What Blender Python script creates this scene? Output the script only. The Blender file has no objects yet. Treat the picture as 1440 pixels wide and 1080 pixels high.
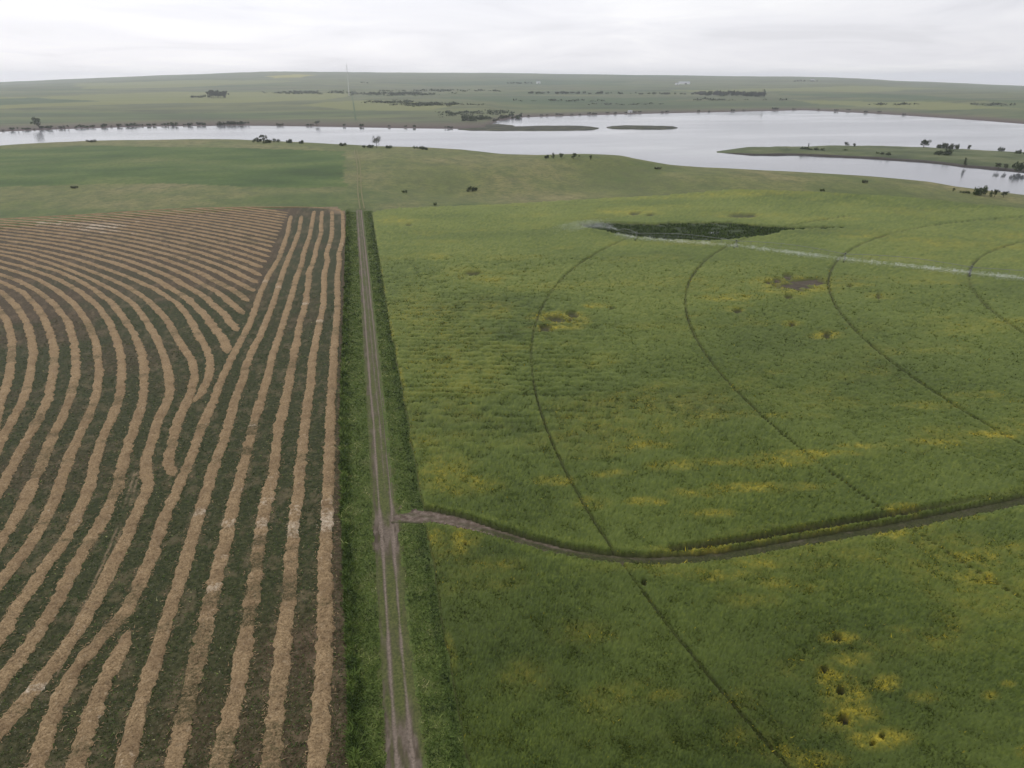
import bpy, math, random
import numpy as np
rng = np.random.default_rng(7); random.seed(7)
R_ = math.radians
sc = bpy.context.scene
COL = sc.collection

# ------------------------------------------------------------------ camera, sky, sun, exposure
F_PX, EYE, HORIZON = 1000.0, 70.0, 109.0            # focal length in photo pixels, drone height (m), eye-level row
PITCH = math.atan((540 - HORIZON) / F_PX)
YAW = math.atan((230 / F_PX) / (math.cos(PITCH) + (540 - HORIZON) / F_PX * math.sin(PITCH)))
cam_d = bpy.data.cameras.new('camera'); cam = bpy.data.objects.new('camera', cam_d); COL.objects.link(cam)
cam.location = (0, 0, EYE); cam.rotation_euler = (R_(90) - PITCH, 0, -YAW)
cam_d.sensor_width = 36; cam_d.lens = 36 * F_PX / 1440; cam_d.clip_start = 0.5; cam_d.clip_end = 60000
sc.camera = cam

SUN_AZ, SUN_EL = -34.0, 48.0                        # degrees clockwise from north (+Y), elevation
w = bpy.data.worlds.new('World'); sc.world = w; w.use_nodes = True
nt = w.node_tree; nt.nodes.clear()
def N(tree, kind, **kw):
    n = tree.nodes.new(kind)
    for k, v in kw.items():
        if k in n.inputs: n.inputs[k].default_value = v
        else: setattr(n, k, v)
    return n
def ramp(tree, src, stops, interp='LINEAR'):
    r = tree.nodes.new('ShaderNodeValToRGB'); r.color_ramp.interpolation = interp
    e = r.color_ramp.elements
    while len(e) < len(stops): e.new(0.5)
    for q, (p_, c_) in zip(e, stops):
        q.position = p_; q.color = (*c_, 1) if not np.isscalar(c_) else (c_, c_, c_, 1)
    tree.links.new(src, r.inputs[0]); return r.outputs[0]
out = N(nt, 'ShaderNodeOutputWorld'); bg = N(nt, 'ShaderNodeBackground', Strength=0.1)
sky = N(nt, 'ShaderNodeTexSky', sky_type='NISHITA', sun_disc=False, sun_elevation=R_(SUN_EL), sun_rotation=R_(SUN_AZ))
tc = N(nt, 'ShaderNodeTexCoord'); sep = N(nt, 'ShaderNodeSeparateXYZ')
nt.links.new(tc.outputs['Generated'], sep.inputs[0])
zz = N(nt, 'ShaderNodeMath', operation='ADD'); zz.inputs[1].default_value = 0.10
zm = N(nt, 'ShaderNodeMath', operation='MAXIMUM'); zm.inputs[1].default_value = 0.0
nt.links.new(sep.outputs[2], zm.inputs[0]); nt.links.new(zm.outputs[0], zz.inputs[0])
dx = N(nt, 'ShaderNodeMath', operation='DIVIDE'); dy = N(nt, 'ShaderNodeMath', operation='DIVIDE')
nt.links.new(sep.outputs[0], dx.inputs[0]); nt.links.new(zz.outputs[0], dx.inputs[1])
nt.links.new(sep.outputs[1], dy.inputs[0]); nt.links.new(zz.outputs[0], dy.inputs[1])
cmb = N(nt, 'ShaderNodeCombineXYZ'); nt.links.new(dx.outputs[0], cmb.inputs[0]); nt.links.new(dy.outputs[0], cmb.inputs[1])
cl = N(nt, 'ShaderNodeTexNoise', Scale=0.62, Detail=8.0, Roughness=0.55, Distortion=0.6)
nt.links.new(cmb.outputs[0], cl.inputs['Vector'])
ccol = ramp(nt, cl.outputs['Fac'], [(0.32, (8.3, 8.25, 8.75)), (0.43, (9.0, 8.94, 9.45)), (0.55, (9.5, 9.42, 9.85)), (0.68, (10.4, 10.3, 10.5))])
cov = N(nt, 'ShaderNodeMix', data_type='RGBA'); cov.inputs[0].default_value = 0.90
sd = N(nt, 'ShaderNodeVectorMath', operation='DOT_PRODUCT'); nt.links.new(tc.outputs['Generated'], sd.inputs[0])
sd.inputs[1].default_value = (math.sin(R_(SUN_AZ)) * math.cos(R_(SUN_EL)), math.cos(R_(SUN_AZ)) * math.cos(R_(SUN_EL)), math.sin(R_(SUN_EL)))
gl = N(nt, 'ShaderNodeMapRange'); nt.links.new(sd.outputs['Value'], gl.inputs[0]); gl.inputs[1].default_value = 0.2; gl.inputs[2].default_value = 1.0; gl.inputs[3].default_value = 0.95; gl.inputs[4].default_value = 1.22
gv = N(nt, 'ShaderNodeVectorMath', operation='SCALE'); nt.links.new(ccol, gv.inputs[0]); nt.links.new(gl.outputs[0], gv.inputs['Scale'])
nt.links.new(sky.outputs[0], cov.inputs[6]); nt.links.new(gv.outputs[0], cov.inputs[7])
nt.links.new(cov.outputs[2], bg.inputs[0]); nt.links.new(bg.outputs[0], out.inputs[0])

sun_d = bpy.data.lights.new('sun', 'SUN'); sun = bpy.data.objects.new('sun', sun_d); COL.objects.link(sun)
sun_d.energy = 1.3; sun_d.angle = R_(12); sun_d.color = (1.0, 0.965, 0.92)
sun.rotation_euler = (R_(90 - SUN_EL), 0, R_(180 - SUN_AZ)); sun.location = (0, 0, 300)

vs = sc.view_settings; vs.view_transform = 'Standard'; vs.look = 'None'; vs.exposure = 0.0; vs.gamma = 1.0
vs.use_curve_mapping = False
sc.cycles.use_denoising = True; sc.cycles.volume_bounces = 1; sc.cycles.max_bounces = 6; sc.cycles.diffuse_bounces = 3

# ------------------------------------------------------------------ helpers
CA, SA = math.cos(YAW), math.sin(YAW)
def ground(px, py, z=0.0):
    """photo pixel -> world x, y on the level z (camera matching)"""
    u = (px - 720) / F_PX; v = (py - 540) / F_PX
    t = (EYE - z) / (math.sin(PITCH) + v * math.cos(PITCH))
    x = u * t; y = (math.cos(PITCH) - v * math.sin(PITCH)) * t
    return np.array([x * CA + y * SA, -x * SA + y * CA])
def polar(x, y):
    """world -> azimuth from the view heading (degrees), distance"""
    xc = x * CA - y * SA; yc = x * SA + y * CA
    return np.degrees(np.arctan2(xc, yc)), np.hypot(xc, yc)
def unpolar(az, d):
    a = np.radians(az); xc = d * np.sin(a); yc = d * np.cos(a)
    return xc * CA + yc * SA, -xc * SA + yc * CA
def row_dist(py, z=0.0):
    v = (py - 540) / F_PX
    return (EYE - z) * (math.cos(PITCH) - v * math.sin(PITCH)) / (math.sin(PITCH) + v * math.cos(PITCH))
def hash2(ix, iy, s):
    h = (ix.astype(np.int64) * 374761393 + iy.astype(np.int64) * 668265263 + s * 974711) & 0x7fffffff
    h = ((h ^ (h >> 13)) * 1274126177) & 0x7fffffff
    return ((h ^ (h >> 16)) & 0xffff) / 65535.0
def vnoise(x, y, s=0):
    x = np.asarray(x, float); y = np.asarray(y, float)
    ix = np.floor(x); iy = np.floor(y); fx = x - ix; fy = y - iy
    fx = fx * fx * (3 - 2 * fx); fy = fy * fy * (3 - 2 * fy)
    a = hash2(ix, iy, s); b = hash2(ix + 1, iy, s); c = hash2(ix, iy + 1, s); d = hash2(ix + 1, iy + 1, s)
    return (a + (b - a) * fx) * (1 - fy) + (c + (d - c) * fx) * fy
def fbm(x, y, s=0, o=4):
    t = 0; a = 0.5; n = 0
    for k in range(o):
        t = t + a * vnoise(x * 2 ** k + 17.3 * k, y * 2 ** k - 9.1 * k, s + k); n += a; a *= 0.5
    return t / n
def sstep(a, b, x):
    t = np.clip((np.asarray(x, float) - a) / (b - a), 0, 1); return t * t * (3 - 2 * t)
def make_mesh(name, verts, polys, attrs=None, smooth=True):
    verts = np.ascontiguousarray(verts, np.float32); polys = np.ascontiguousarray(polys, np.int32)
    k = polys.shape[1]; m = bpy.data.meshes.new(name)
    m.vertices.add(len(verts)); m.vertices.foreach_set('co', verts.ravel())
    m.loops.add(polys.size); m.loops.foreach_set('vertex_index', polys.ravel())
    m.polygons.add(len(polys)); m.polygons.foreach_set('loop_start', np.arange(0, polys.size, k, dtype=np.int32))
    if smooth: m.polygons.foreach_set('use_smooth', np.ones(len(polys), bool))
    for an, av in (attrs or {}).items():
        m.attributes.new(an, 'FLOAT', 'POINT').data.foreach_set('value', np.ascontiguousarray(av, np.float32))
    m.update(calc_edges=True); return m
def link(name, mesh, mat=None, parent=None, kind=None, label=None, cat=None, group=None, loc=None, rz=0, scale=None):
    o = bpy.data.objects.new(name, mesh); COL.objects.link(o)
    if mesh is not None and mat is not None and not mesh.materials: mesh.materials.append(mat)
    if parent is not None: o.parent = parent
    if kind: o['kind'] = kind
    if label: o['label'] = label
    if cat: o['category'] = cat
    if group: o['group'] = group
    if loc is not None: o.location = loc
    if rz: o.rotation_euler = (0, 0, rz)
    if scale is not None: o.scale = scale
    return o
def grid_faces(nr, nc):
    i = np.arange(nr - 1)[:, None] * nc + np.arange(nc - 1)[None, :]
    i = i.ravel(); return np.stack([i, i + 1, i + nc + 1, i + nc], 1)
def compact(verts, faces, attrs):
    used = np.zeros(len(verts), bool); used[faces.ravel()] = True
    idx = np.cumsum(used) - 1
    return verts[used], idx[faces], {k: v[used] for k, v in attrs.items()}
def inside(poly, x, y):
    poly = np.asarray(poly); r = np.zeros(np.shape(x), bool); j = len(poly) - 1
    for i in range(len(poly)):
        xi, yi = poly[i]; xj, yj = poly[j]
        c = ((yi > y) != (yj > y)) & (x < (xj - xi) * (y - yi) / (yj - yi + 1e-12) + xi)
        r ^= c; j = i
    return r
def line_dist(pts, x, y, chunk=None):
    """distance to a polyline, and the running length of the closest point"""
    pts = np.asarray(pts, float); d = np.full(np.shape(x), 1e9); s = np.zeros(np.shape(x)); run = 0
    for a, b in zip(pts[:-1], pts[1:]):
        ab = b - a; L = math.hypot(*ab); t = np.clip(((x - a[0]) * ab[0] + (y - a[1]) * ab[1]) / (L * L + 1e-9), 0, 1)
        q = np.hypot(x - a[0] - t * ab[0], y - a[1] - t * ab[1]); m = q < d
        d = np.where(m, q, d); s = np.where(m, run + t * L, s); run += L
    return d, s
def resample(pts, step):
    pts = np.asarray(pts, float); seg = np.hypot(*np.diff(pts, axis=0).T); s = np.r_[0, np.cumsum(seg)]
    n = max(2, int(s[-1] / step) + 1); t = np.linspace(0, s[-1], n)
    return np.c_[np.interp(t, s, pts[:, 0]), np.interp(t, s, pts[:, 1])]
def smooth_line(pts, step=1.0, n=6):
    p = resample(pts, step)
    for _ in range(n):
        p[1:-1] = p[1:-1] * 0.5 + (p[:-2] + p[2:]) * 0.25
    return p

# ------------------------------------------------------------------ materials
def base_mat(name, rough=0.85, spec=0.15):
    m = bpy.data.materials.new(name); m.use_nodes = True; t = m.node_tree
    b = t.nodes['Principled BSDF']; b.inputs['Roughness'].default_value = rough
    b.inputs['Specular IOR Level'].default_value = spec
    return m, t, b
def pos_noise(t, scale, detail=3.0, rough=0.55, stretch=None, rot=0.0):
    g = t.nodes.new('ShaderNodeNewGeometry'); n = N(t, 'ShaderNodeTexNoise', Scale=scale, Detail=detail, Roughness=rough)
    if stretch is not None:
        mp = t.nodes.new('ShaderNodeMapping'); mp.inputs['Scale'].default_value = stretch; mp.inputs['Rotation'].default_value = (0, 0, rot)
        t.links.new(g.outputs['Position'], mp.inputs[0]); t.links.new(mp.outputs[0], n.inputs['Vector'])
    else: t.links.new(g.outputs['Position'], n.inputs['Vector'])
    return n.outputs['Fac']
def mix(t, fac, a, b, mode='MIX'):
    n = N(t, 'ShaderNodeMix', data_type='RGBA', blend_type=mode)
    for s, v in ((n.inputs[0], fac), (n.inputs[6], a), (n.inputs[7], b)):
        if hasattr(v, 'is_linked') or isinstance(v, bpy.types.NodeSocket): t.links.new(v, s)
        elif np.isscalar(v): s.default_value = v
        else: s.default_value = (*v, 1)
    return n.outputs[2]
def attr(t, name):
    a = t.nodes.new('ShaderNodeAttribute'); a.attribute_name = name; return a.outputs['Fac']
def scale_to(t, src, a, b):
    n = N(t, 'ShaderNodeMapRange'); t.links.new(src, n.inputs[0])
    n.inputs[1].default_value = a; n.inputs[2].default_value = b; return n.outputs[0]
def bump(t, b, src, strength, dist):
    n = N(t, 'ShaderNodeBump', Strength=strength, Distance=dist); t.links.new(src, n.inputs['Height']); t.links.new(n.outputs[0], b.inputs['Normal'])

def simple(name, stops, scale, rough=0.85, spec=0.15, detail=4.0, stretch=None, bmp=0.0, bdist=0.05):
    m, t, b = base_mat(name, rough, spec)
    f = pos_noise(t, scale, detail, 0.6, stretch)
    t.links.new(ramp(t, f, stops), b.inputs['Base Color'])
    if bmp: bump(t, b, f, bmp, bdist)
    return m

# terrain: pasture and far prairie
M_ter, t, b = base_mat('prairie grass')
n1 = pos_noise(t, 0.012, 6, 0.6, (1, 0.55, 1)); n2 = pos_noise(t, 0.10, 4, 0.65, (1, 0.5, 1)); n3 = pos_noise(t, 0.9, 3, 0.6)
c1 = ramp(t, n1, [(0.34, (0.078, 0.108, 0.026)), (0.46, (0.130, 0.150, 0.042)), (0.56, (0.185, 0.176, 0.066)), (0.70, (0.250, 0.205, 0.100))])
c2 = mix(t, scale_to(t, n2, 0.42, 0.72), c1, (0.062, 0.080, 0.028)); 
n7 = pos_noise(t, 0.28, 4, 0.7)
c2 = mix(t, scale_to(t, n7, 0.48, 0.66), c2, mix(t, 0.85, c2, (0.058, 0.075, 0.022)))
c3 = mix(t, 0.30, c2, ramp(t, n3, [(0.3, (0.05, 0.06, 0.02)), (0.7, (0.20, 0.19, 0.09))]))
# far prairie: long stripes of pasture and crop
n4 = pos_noise(t, 0.0016, 4, 0.55, (0.35, 1.5, 1), R_(8)); n5 = pos_noise(t, 0.009, 5, 0.6, (0.3, 1.0, 1))
f1 = ramp(t, n4, [(0.30, (0.052, 0.080, 0.036)), (0.42, (0.082, 0.110, 0.042)), (0.50, (0.130, 0.140, 0.058)), (0.60, (0.088, 0.105, 0.050)), (0.72, (0.16, 0.15, 0.075))])
n6 = pos_noise(t, 0.03, 5, 0.7, (0.4, 1.0, 1))
f2 = mix(t, scale_to(t, n5, 0.45, 0.75), f1, (0.045, 0.058, 0.030)); f2 = mix(t, scale_to(t, n6, 0.52, 0.70), f2, mix(t, 0.6, f2, (0.030, 0.042, 0.022)))
cc = mix(t, attr(t, 'far'), c3, f2)
cc = mix(t, attr(t, 'lush'), cc, mix(t, 0.5, (0.055, 0.088, 0.026), c2))
gc = ramp(t, pos_noise(t, 0.014, 6, 0.6, (0.6, 1, 1)), [(0.32, (0.034, 0.064, 0.014)), (0.46, (0.056, 0.096, 0.020)), (0.56, (0.080, 0.118, 0.028)), (0.68, (0.110, 0.138, 0.038))])
gc = mix(t, scale_to(t, n7, 0.45, 0.68), gc, mix(t, 0.6, gc, (0.030, 0.050, 0.013)))
cc = mix(t, attr(t, 'crop'), cc, gc)
cc = mix(t, attr(t, 'pale_f'), cc, mix(t, 0.25, (0.165, 0.175, 0.060), f2)); cc = mix(t, attr(t, 'dark_f'), cc, mix(t, 0.3, (0.045, 0.080, 0.032), f2)); cc = mix(t, attr(t, 'yel_f'), cc, (0.26, 0.24, 0.05))
cc = mix(t, attr(t, 'mud'), cc, (0.080, 0.060, 0.050))
t.links.new(cc, b.inputs['Base Color']); bump(t, b, n3, 0.4, 0.4)

M_water, t, b = base_mat('lake water', 0.10, 0.5)
b.inputs['Base Color'].default_value = (0.10, 0.105, 0.118, 1); b.inputs['IOR'].default_value = 1.38
wn = pos_noise(t, 0.004, 5, 0.6, (0.35, 1.0, 1), R_(15))
t.links.new(ramp(t, wn, [(0.35, 0.16), (0.52, 0.12), (0.60, 0.05)]), b.inputs['Roughness'])
bump(t, b, pos_noise(t, 0.45, 2, 0.5, (0.6, 1.6, 1)), 0.05, 0.10)

# crop canopy: 'cover' 1 = closed crop, 'bloom' = yellow flower, 'tone' = dark to pale green
def crop_mat(name, leaf):
    m, t, b = base_mat(name, 0.75, 0.12); b.inputs['Sheen Weight'].default_value = 0.14; b.inputs['Sheen Roughness'].default_value = 0.5; b.inputs['Sheen Tint'].default_value = (0.70, 0.85, 0.25, 1)
    g = pos_noise(t, 0.9, 4, 0.7); h = pos_noise(t, 0.035, 5, 0.6)
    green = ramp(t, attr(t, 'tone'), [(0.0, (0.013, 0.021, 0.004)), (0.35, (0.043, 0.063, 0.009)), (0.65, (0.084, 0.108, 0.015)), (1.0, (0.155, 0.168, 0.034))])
    if not leaf:
        green = mix(t, scale_to(t, g, 0.35, 0.75), green, mix(t, 0.6, green, (0.028, 0.044, 0.012)))
        green = mix(t, scale_to(t, h, 0.40, 0.65), green, mix(t, 0.35, green, (0.100, 0.128, 0.028)))
        soil = ramp(t, pos_noise(t, 0.8, 4, 0.6), [(0.3, (0.018, 0.018, 0.008)), (0.7, (0.045, 0.040, 0.022))])
        yel = mix(t, attr(t, 'bloom'), green, ramp(t, g, [(0.35, (0.10, 0.105, 0.016)), (0.55, (0.23, 0.195, 0.022)), (0.7, (0.38, 0.30, 0.035))]))
        t.links.new(mix(t, attr(t, 'cover'), soil, yel), b.inputs['Base Color'])
        bump(t, b, g, 0.5, 0.25)
    else:
        t.links.new(mix(t, attr(t, 'bloom'), green, (0.40, 0.325, 0.024)), b.inputs['Base Color'])
    return m
M_crop = crop_mat('canola canopy', False); M_leaf = crop_mat('canola leaf and flower', True)

M_mown, t, b = base_mat('mown alfalfa stubble')
n1 = pos_noise(t, 0.10, 5, 0.65); n2 = pos_noise(t, 1.3, 4, 0.65); n3 = pos_noise(t, 5.0, 2, 0.5)
gr = ramp(t, n2, [(0.28, (0.012, 0.017, 0.005)), (0.5, (0.029, 0.034, 0.011)), (0.72, (0.062, 0.064, 0.026))])
br = ramp(t, n2, [(0.28, (0.026, 0.019, 0.009)), (0.5, (0.054, 0.039, 0.020)), (0.72, (0.100, 0.075, 0.044))])
base = mix(t, attr(t, 'brown'), gr, br)
base = mix(t, scale_to(t, n3, 0.64, 0.82), base, (0.20, 0.185, 0.145))
base = mix(t, attr(t, 'tan'), base, mix(t, n2, (0.16, 0.115, 0.07), (0.30, 0.215, 0.135)))
t.links.new(base, b.inputs['Base Color']); bump(t, b, n2, 0.6, 0.12)

M_hay, t, b = base_mat('cured hay', 0.9, 0.1)
n1 = pos_noise(t, 4.2, 5, 0.75); n2 = pos_noise(t, 0.22, 3, 0.6); n3 = pos_noise(t, 7.0, 3, 0.65); n4 = pos_noise(t, 1.5, 4, 0.7); n5 = pos_noise(t, 1.9, 4, 0.7, (1, 1.13, 1), 0.7)
hc = ramp(t, n1, [(0.28, (0.076, 0.051, 0.026)), (0.42, (0.205, 0.143, 0.075)), (0.56, (0.340, 0.245, 0.135)), (0.74, (0.485, 0.367, 0.218))])
hc = mix(t, scale_to(t, n2, 0.42, 0.70), hc, mix(t, 0.55, hc, (0.15, 0.100, 0.055))); hc = mix(t, scale_to(t, n4, 0.55, 0.75), hc, mix(t, 0.5, hc, (0.46, 0.37, 0.24)))
hc = mix(t, scale_to(t, n3, 0.30, 0.62), mix(t, 0.55, hc, (0.10, 0.065, 0.038)), hc)
def patchy(t, name, noise):
    a = N(t, 'ShaderNodeMath', operation='MULTIPLY_ADD'); t.links.new(attr(t, name), a.inputs[0]); a.inputs[1].default_value = 0.42; t.links.new(noise, a.inputs[2])
    return scale_to(t, a.outputs[0], 0.70, 0.96)
hc = mix(t, patchy(t, 'pale', n4), hc, ramp(t, n3, [(0.35, (0.26, 0.20, 0.13)), (0.6, (0.54, 0.46, 0.35))]))
hc = mix(t, patchy(t, 'weed', n5), hc, ramp(t, n1, [(0.3, (0.045, 0.042, 0.018)), (0.7, (0.12, 0.095, 0.05))]))
t.links.new(hc, b.inputs['Base Color']); bump(t, b, n3, 0.7, 0.12)

M_dirt, t, b = base_mat('dirt road')
n1 = pos_noise(t, 0.7, 5, 0.65, (1, 0.25, 1)); n2 = pos_noise(t, 3.0, 3, 0.6)
di = ramp(t, n1, [(0.3, (0.040, 0.031, 0.021)), (0.5, (0.072, 0.056, 0.040)), (0.7, (0.125, 0.100, 0.077))])
di = mix(t, attr(t, 'packed'), di, ramp(t, n2, [(0.3, (0.105, 0.083, 0.063)), (0.7, (0.215, 0.174, 0.140))]))
gs = ramp(t, n2, [(0.3, (0.038, 0.048, 0.014)), (0.7, (0.100, 0.110, 0.036))])
t.links.new(mix(t, attr(t, 'grass'), di, gs), b.inputs['Base Color']); bump(t, b, n2, 0.5, 0.06)

M_path, t, b = base_mat('field lane soil')
n1 = pos_noise(t, 1.1, 5, 0.65); n2 = pos_noise(t, 3.5, 3, 0.6)
di = ramp(t, n1, [(0.3, (0.060, 0.044, 0.032)), (0.5, (0.115, 0.088, 0.068)), (0.7, (0.21, 0.170, 0.140))])
gs = ramp(t, n2, [(0.3, (0.022, 0.028, 0.009)), (0.55, (0.046, 0.050, 0.019)), (0.75, (0.080, 0.084, 0.030))])
t.links.new(mix(t, attr(t, 'grass'), di, gs), b.inputs['Base Color']); bump(t, b, n2, 0.5, 0.08)

M_verge, t, b = base_mat('roadside grass')
n1 = pos_noise(t, 0.25, 5, 0.65); n2 = pos_noise(t, 2.2, 3, 0.65)
c = ramp(t, n2, [(0.28, (0.034, 0.050, 0.012)), (0.5, (0.062, 0.088, 0.020)), (0.72, (0.110, 0.138, 0.036))])
c = mix(t, scale_to(t, n1, 0.5, 0.8), c, (0.105, 0.115, 0.042))
c = mix(t, attr(t, 'rank_shade'), c, ramp(t, n2, [(0.3, (0.014, 0.026, 0.007)), (0.7, (0.046, 0.072, 0.017))]))  # dense growth plus painted shade: darker grass by the crop edge and among weeds
t.links.new(c, b.inputs['Base Color']); bump(t, b, n2, 0.6, 0.2)
M_blade, t, b = base_mat('grass blades', 0.7, 0.15)
t.links.new(ramp(t, attr(t, 'tone'), [(0.0, (0.018, 0.034, 0.008)), (0.5, (0.078, 0.120, 0.022)), (0.85, (0.150, 0.190, 0.045)), (1.0, (0.28, 0.28, 0.12))]), b.inputs['Base Color'])

M_fold = simple('pale field', [(0.3, (0.12, 0.14, 0.045)), (0.7, (0.20, 0.20, 0.07))], 0.004)
M_trail = simple('worn trail', [(0.3, (0.12, 0.12, 0.05)), (0.7, (0.19, 0.17, 0.085))], 0.05)
M_fdark = simple('dark field', [(0.3, (0.040, 0.075, 0.030)), (0.7, (0.062, 0.100, 0.042))], 0.004)
M_slough = simple('slough mud and reeds', [(0.3, (0.018, 0.028, 0.010)), (0.55, (0.034, 0.050, 0.018)), (0.75, (0.06, 0.074, 0.032))], 0.25, bmp=0.4, bdist=0.2)
M_mud = simple('bare grey soil', [(0.3, (0.036, 0.029, 0.019)), (0.7, (0.090, 0.074, 0.052))], 0.25, detail=5)
M_isl = simple('island scrub', [(0.3, (0.018, 0.020, 0.012)), (0.5, (0.038, 0.040, 0.021)), (0.7, (0.085, 0.085, 0.042))], 0.06, detail=5)
M_pen = simple('peninsula grass', [(0.3, (0.045, 0.060, 0.024)), (0.5, (0.078, 0.098, 0.038)), (0.7, (0.125, 0.132, 0.060))], 0.025, detail=6)
M_shore = simple('shore mud', [(0.3, (0.026, 0.022, 0.018)), (0.7, (0.055, 0.045, 0.038))], 0.1)
M_bark = simple('bark', [(0.3, (0.035, 0.028, 0.022)), (0.7, (0.085, 0.07, 0.055))], 2.0)
M_foli = [simple('foliage ' + n, [(0.3, a), (0.7, c)], 0.8) for n, a, c in (
    ('dark', (0.026, 0.038, 0.015), (0.062, 0.082, 0.029)), ('mid', (0.034, 0.052, 0.018), (0.080, 0.106, 0.035)), ('olive', (0.042, 0.048, 0.025), (0.095, 0.100, 0.050)))]
M_galv = simple('galvanised steel', [(0.3, (0.16, 0.165, 0.165)), (0.7, (0.24, 0.245, 0.245))], 2.0, rough=0.45, spec=0.5)
M_galv.node_tree.nodes['Principled BSDF'].inputs['Metallic'].default_value = 0.6
M_tyre = simple('tyre rubber', [(0.3, (0.012, 0.012, 0.012)), (0.7, (0.03, 0.028, 0.026))], 3.0)
M_white = simple('white painted sheet', [(0.3, (0.70, 0.70, 0.68)), (0.7, (0.80, 0.80, 0.79))], 0.5, rough=0.6)
M_roof = simple('grey roof sheet', [(0.3, (0.30, 0.31, 0.33)), (0.7, (0.42, 0.43, 0.45))], 0.5, rough=0.5)
M_dark = simple('dark opening', [(0.3, (0.02, 0.02, 0.022)), (0.7, (0.04, 0.04, 0.042))], 0.5)
M_spray, t, b = base_mat('spray droplets', 0.5, 0.3)
b.inputs['Base Color'].default_value = (0.86, 0.88, 0.90, 1)

# ------------------------------------------------------------------ terrain shape
LAKE = -20.0
BANK = [(-300, 214), (-120, 209), (0, 205), (60, 201), (120, 198), (230, 197), (340, 198), (430, 202), (480, 204.5), (530, 207), (600, 208.5), (650, 212), (700, 218), (760, 222.5),
        (820, 224), (860, 226), (890, 233), (940, 237), (1010, 240), (1100, 245), (1200, 254), (1300, 262), (1340, 269), (1440, 279), (1600, 296), (1900, 330)]
SHORE = [(-300, 193), (-100, 189), (0, 185), (50, 183), (100, 181), (200, 178), (340, 176.5), (450, 178), (560, 180), (640, 181), (680, 180), (694, 174), (700, 170), (735, 165), (800, 163), (900, 160), (1000, 158), (1130, 155),
         (1200, 158), (1300, 164), (1440, 174), (1600, 187), (1900, 215)]
RIDGE = [(-400, 120), (0, 115), (150, 109.5), (300, 104), (380, 101.5), (420, 101), (500, 102), (600, 102.5), (700, 103), (800, 104.5), (900, 106), (1000, 107), (1100, 108), (1200, 110), (1260, 113), (1350, 116), (1440, 119), (1900, 121)]
def polar_of(lst, z):
    q = [polar(*ground(x, y, z)) for x, y in lst]; q = np.array(q); o = np.argsort(q[:, 0]); return q[o, 0], q[o, 1]
bk_a, bk_d = polar_of(BANK, 0.0); sh_a, sh_d = polar_of(SHORE, LAKE)
RIDGE_D = 9500.0
rg_a = np.array([polar(*ground(x, 140))[0] for x, y in RIDGE])
rg_z = np.array([EYE + (HORIZON - y) / F_PX / (math.cos(PITCH) + (HORIZON - 540) / -F_PX * math.sin(PITCH)) * RIDGE_D * 0.925 for x, y in RIDGE])
HUMPS = [(800, 229, 60, 3.0), (860, 233, 45, 2.5), (640, 262, 60, -2.5), (760, 262, 90, -1.5), (1000, 255, 60, 2.0), (1150, 258, 70, 1.5), (560, 225, 80, 1.5), (250, 215, 120, 1.5), (1250, 268, 60, 1.6), (700, 245, 60, 1.5), (900, 262, 50, -1.2)]
HUMPS = [(*ground(x, y), r, h) for x, y, r, h in HUMPS]
def height(x, y):
    x = np.asarray(x, float); y = np.asarray(y, float)
    az, d = polar(x, y)
    db = np.interp(az, bk_a, bk_d); ds = np.interp(az, sh_a, sh_d)
    und = (fbm(x / 170, y / 170, 3, 2) - 0.5) * 0.5
    near = und.copy()
    far_amt = sstep(430, 520, d)
    near += far_amt * (fbm(x / 90, y / 90, 11, 3) - 0.5) * 2.2
    for hx, hy, r, h in HUMPS: near = near + 1.7 * h * np.exp(-((x - hx) ** 2 + (y - hy) ** 2) / (r * r))
    drop = sstep(0.0, 1.0, (d - db) / 170.0)
    bed = near * (1 - drop) - 27.0 * drop
    rise = np.clip((d - ds) / 30.0, -1, 0) * 6.0                       # below the water line
    land = LAKE + 2.0 * (1 - np.exp(-np.clip(d - ds, 0, None) / 12.0)) + 18.0 * sstep(20, 900, d - ds)
    land += sstep(100, 900, d - ds) * ((fbm(x / 500, y / 500, 21, 4) - 0.5) * 16 + (fbm(x / 120, y / 120, 25, 3) - 0.5) * 3)
    rz = np.interp(az, rg_a, rg_z)
    land += (rz - 0) * sstep(2600, RIDGE_D, d) + sstep(3000, 6500, d) * (fbm(x / 1500, y / 700, 31, 3) - 0.5) * 26 * (1 - sstep(7500, 9300, d))
    land -= sstep(RIDGE_D, 11600, d) * 40
    far = np.where(d > ds, land, LAKE + rise)
    return np.where(d > ds - 30, np.maximum(far, bed), bed)
def ray_ground(px, py):
    """photo pixel -> first hit on the terrain"""
    u = (px - 720) / F_PX; v = (py - 540) / F_PX
    fw = math.cos(PITCH) - v * math.sin(PITCH); dn = math.sin(PITCH) + v * math.cos(PITCH)
    dist = np.geomspace(150, 11000, 1500)
    tt = dist / math.hypot(u, fw); xc = u * tt; yc = fw * tt; z = EYE - dn * tt
    X = xc * CA + yc * SA; Y = -xc * SA + yc * CA
    h = np.maximum(height(X, Y), LAKE); k = np.argmax(z < h)
    if k == 0: k = len(dist) - 160
    return np.array([X[k], Y[k], h[k]])

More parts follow.
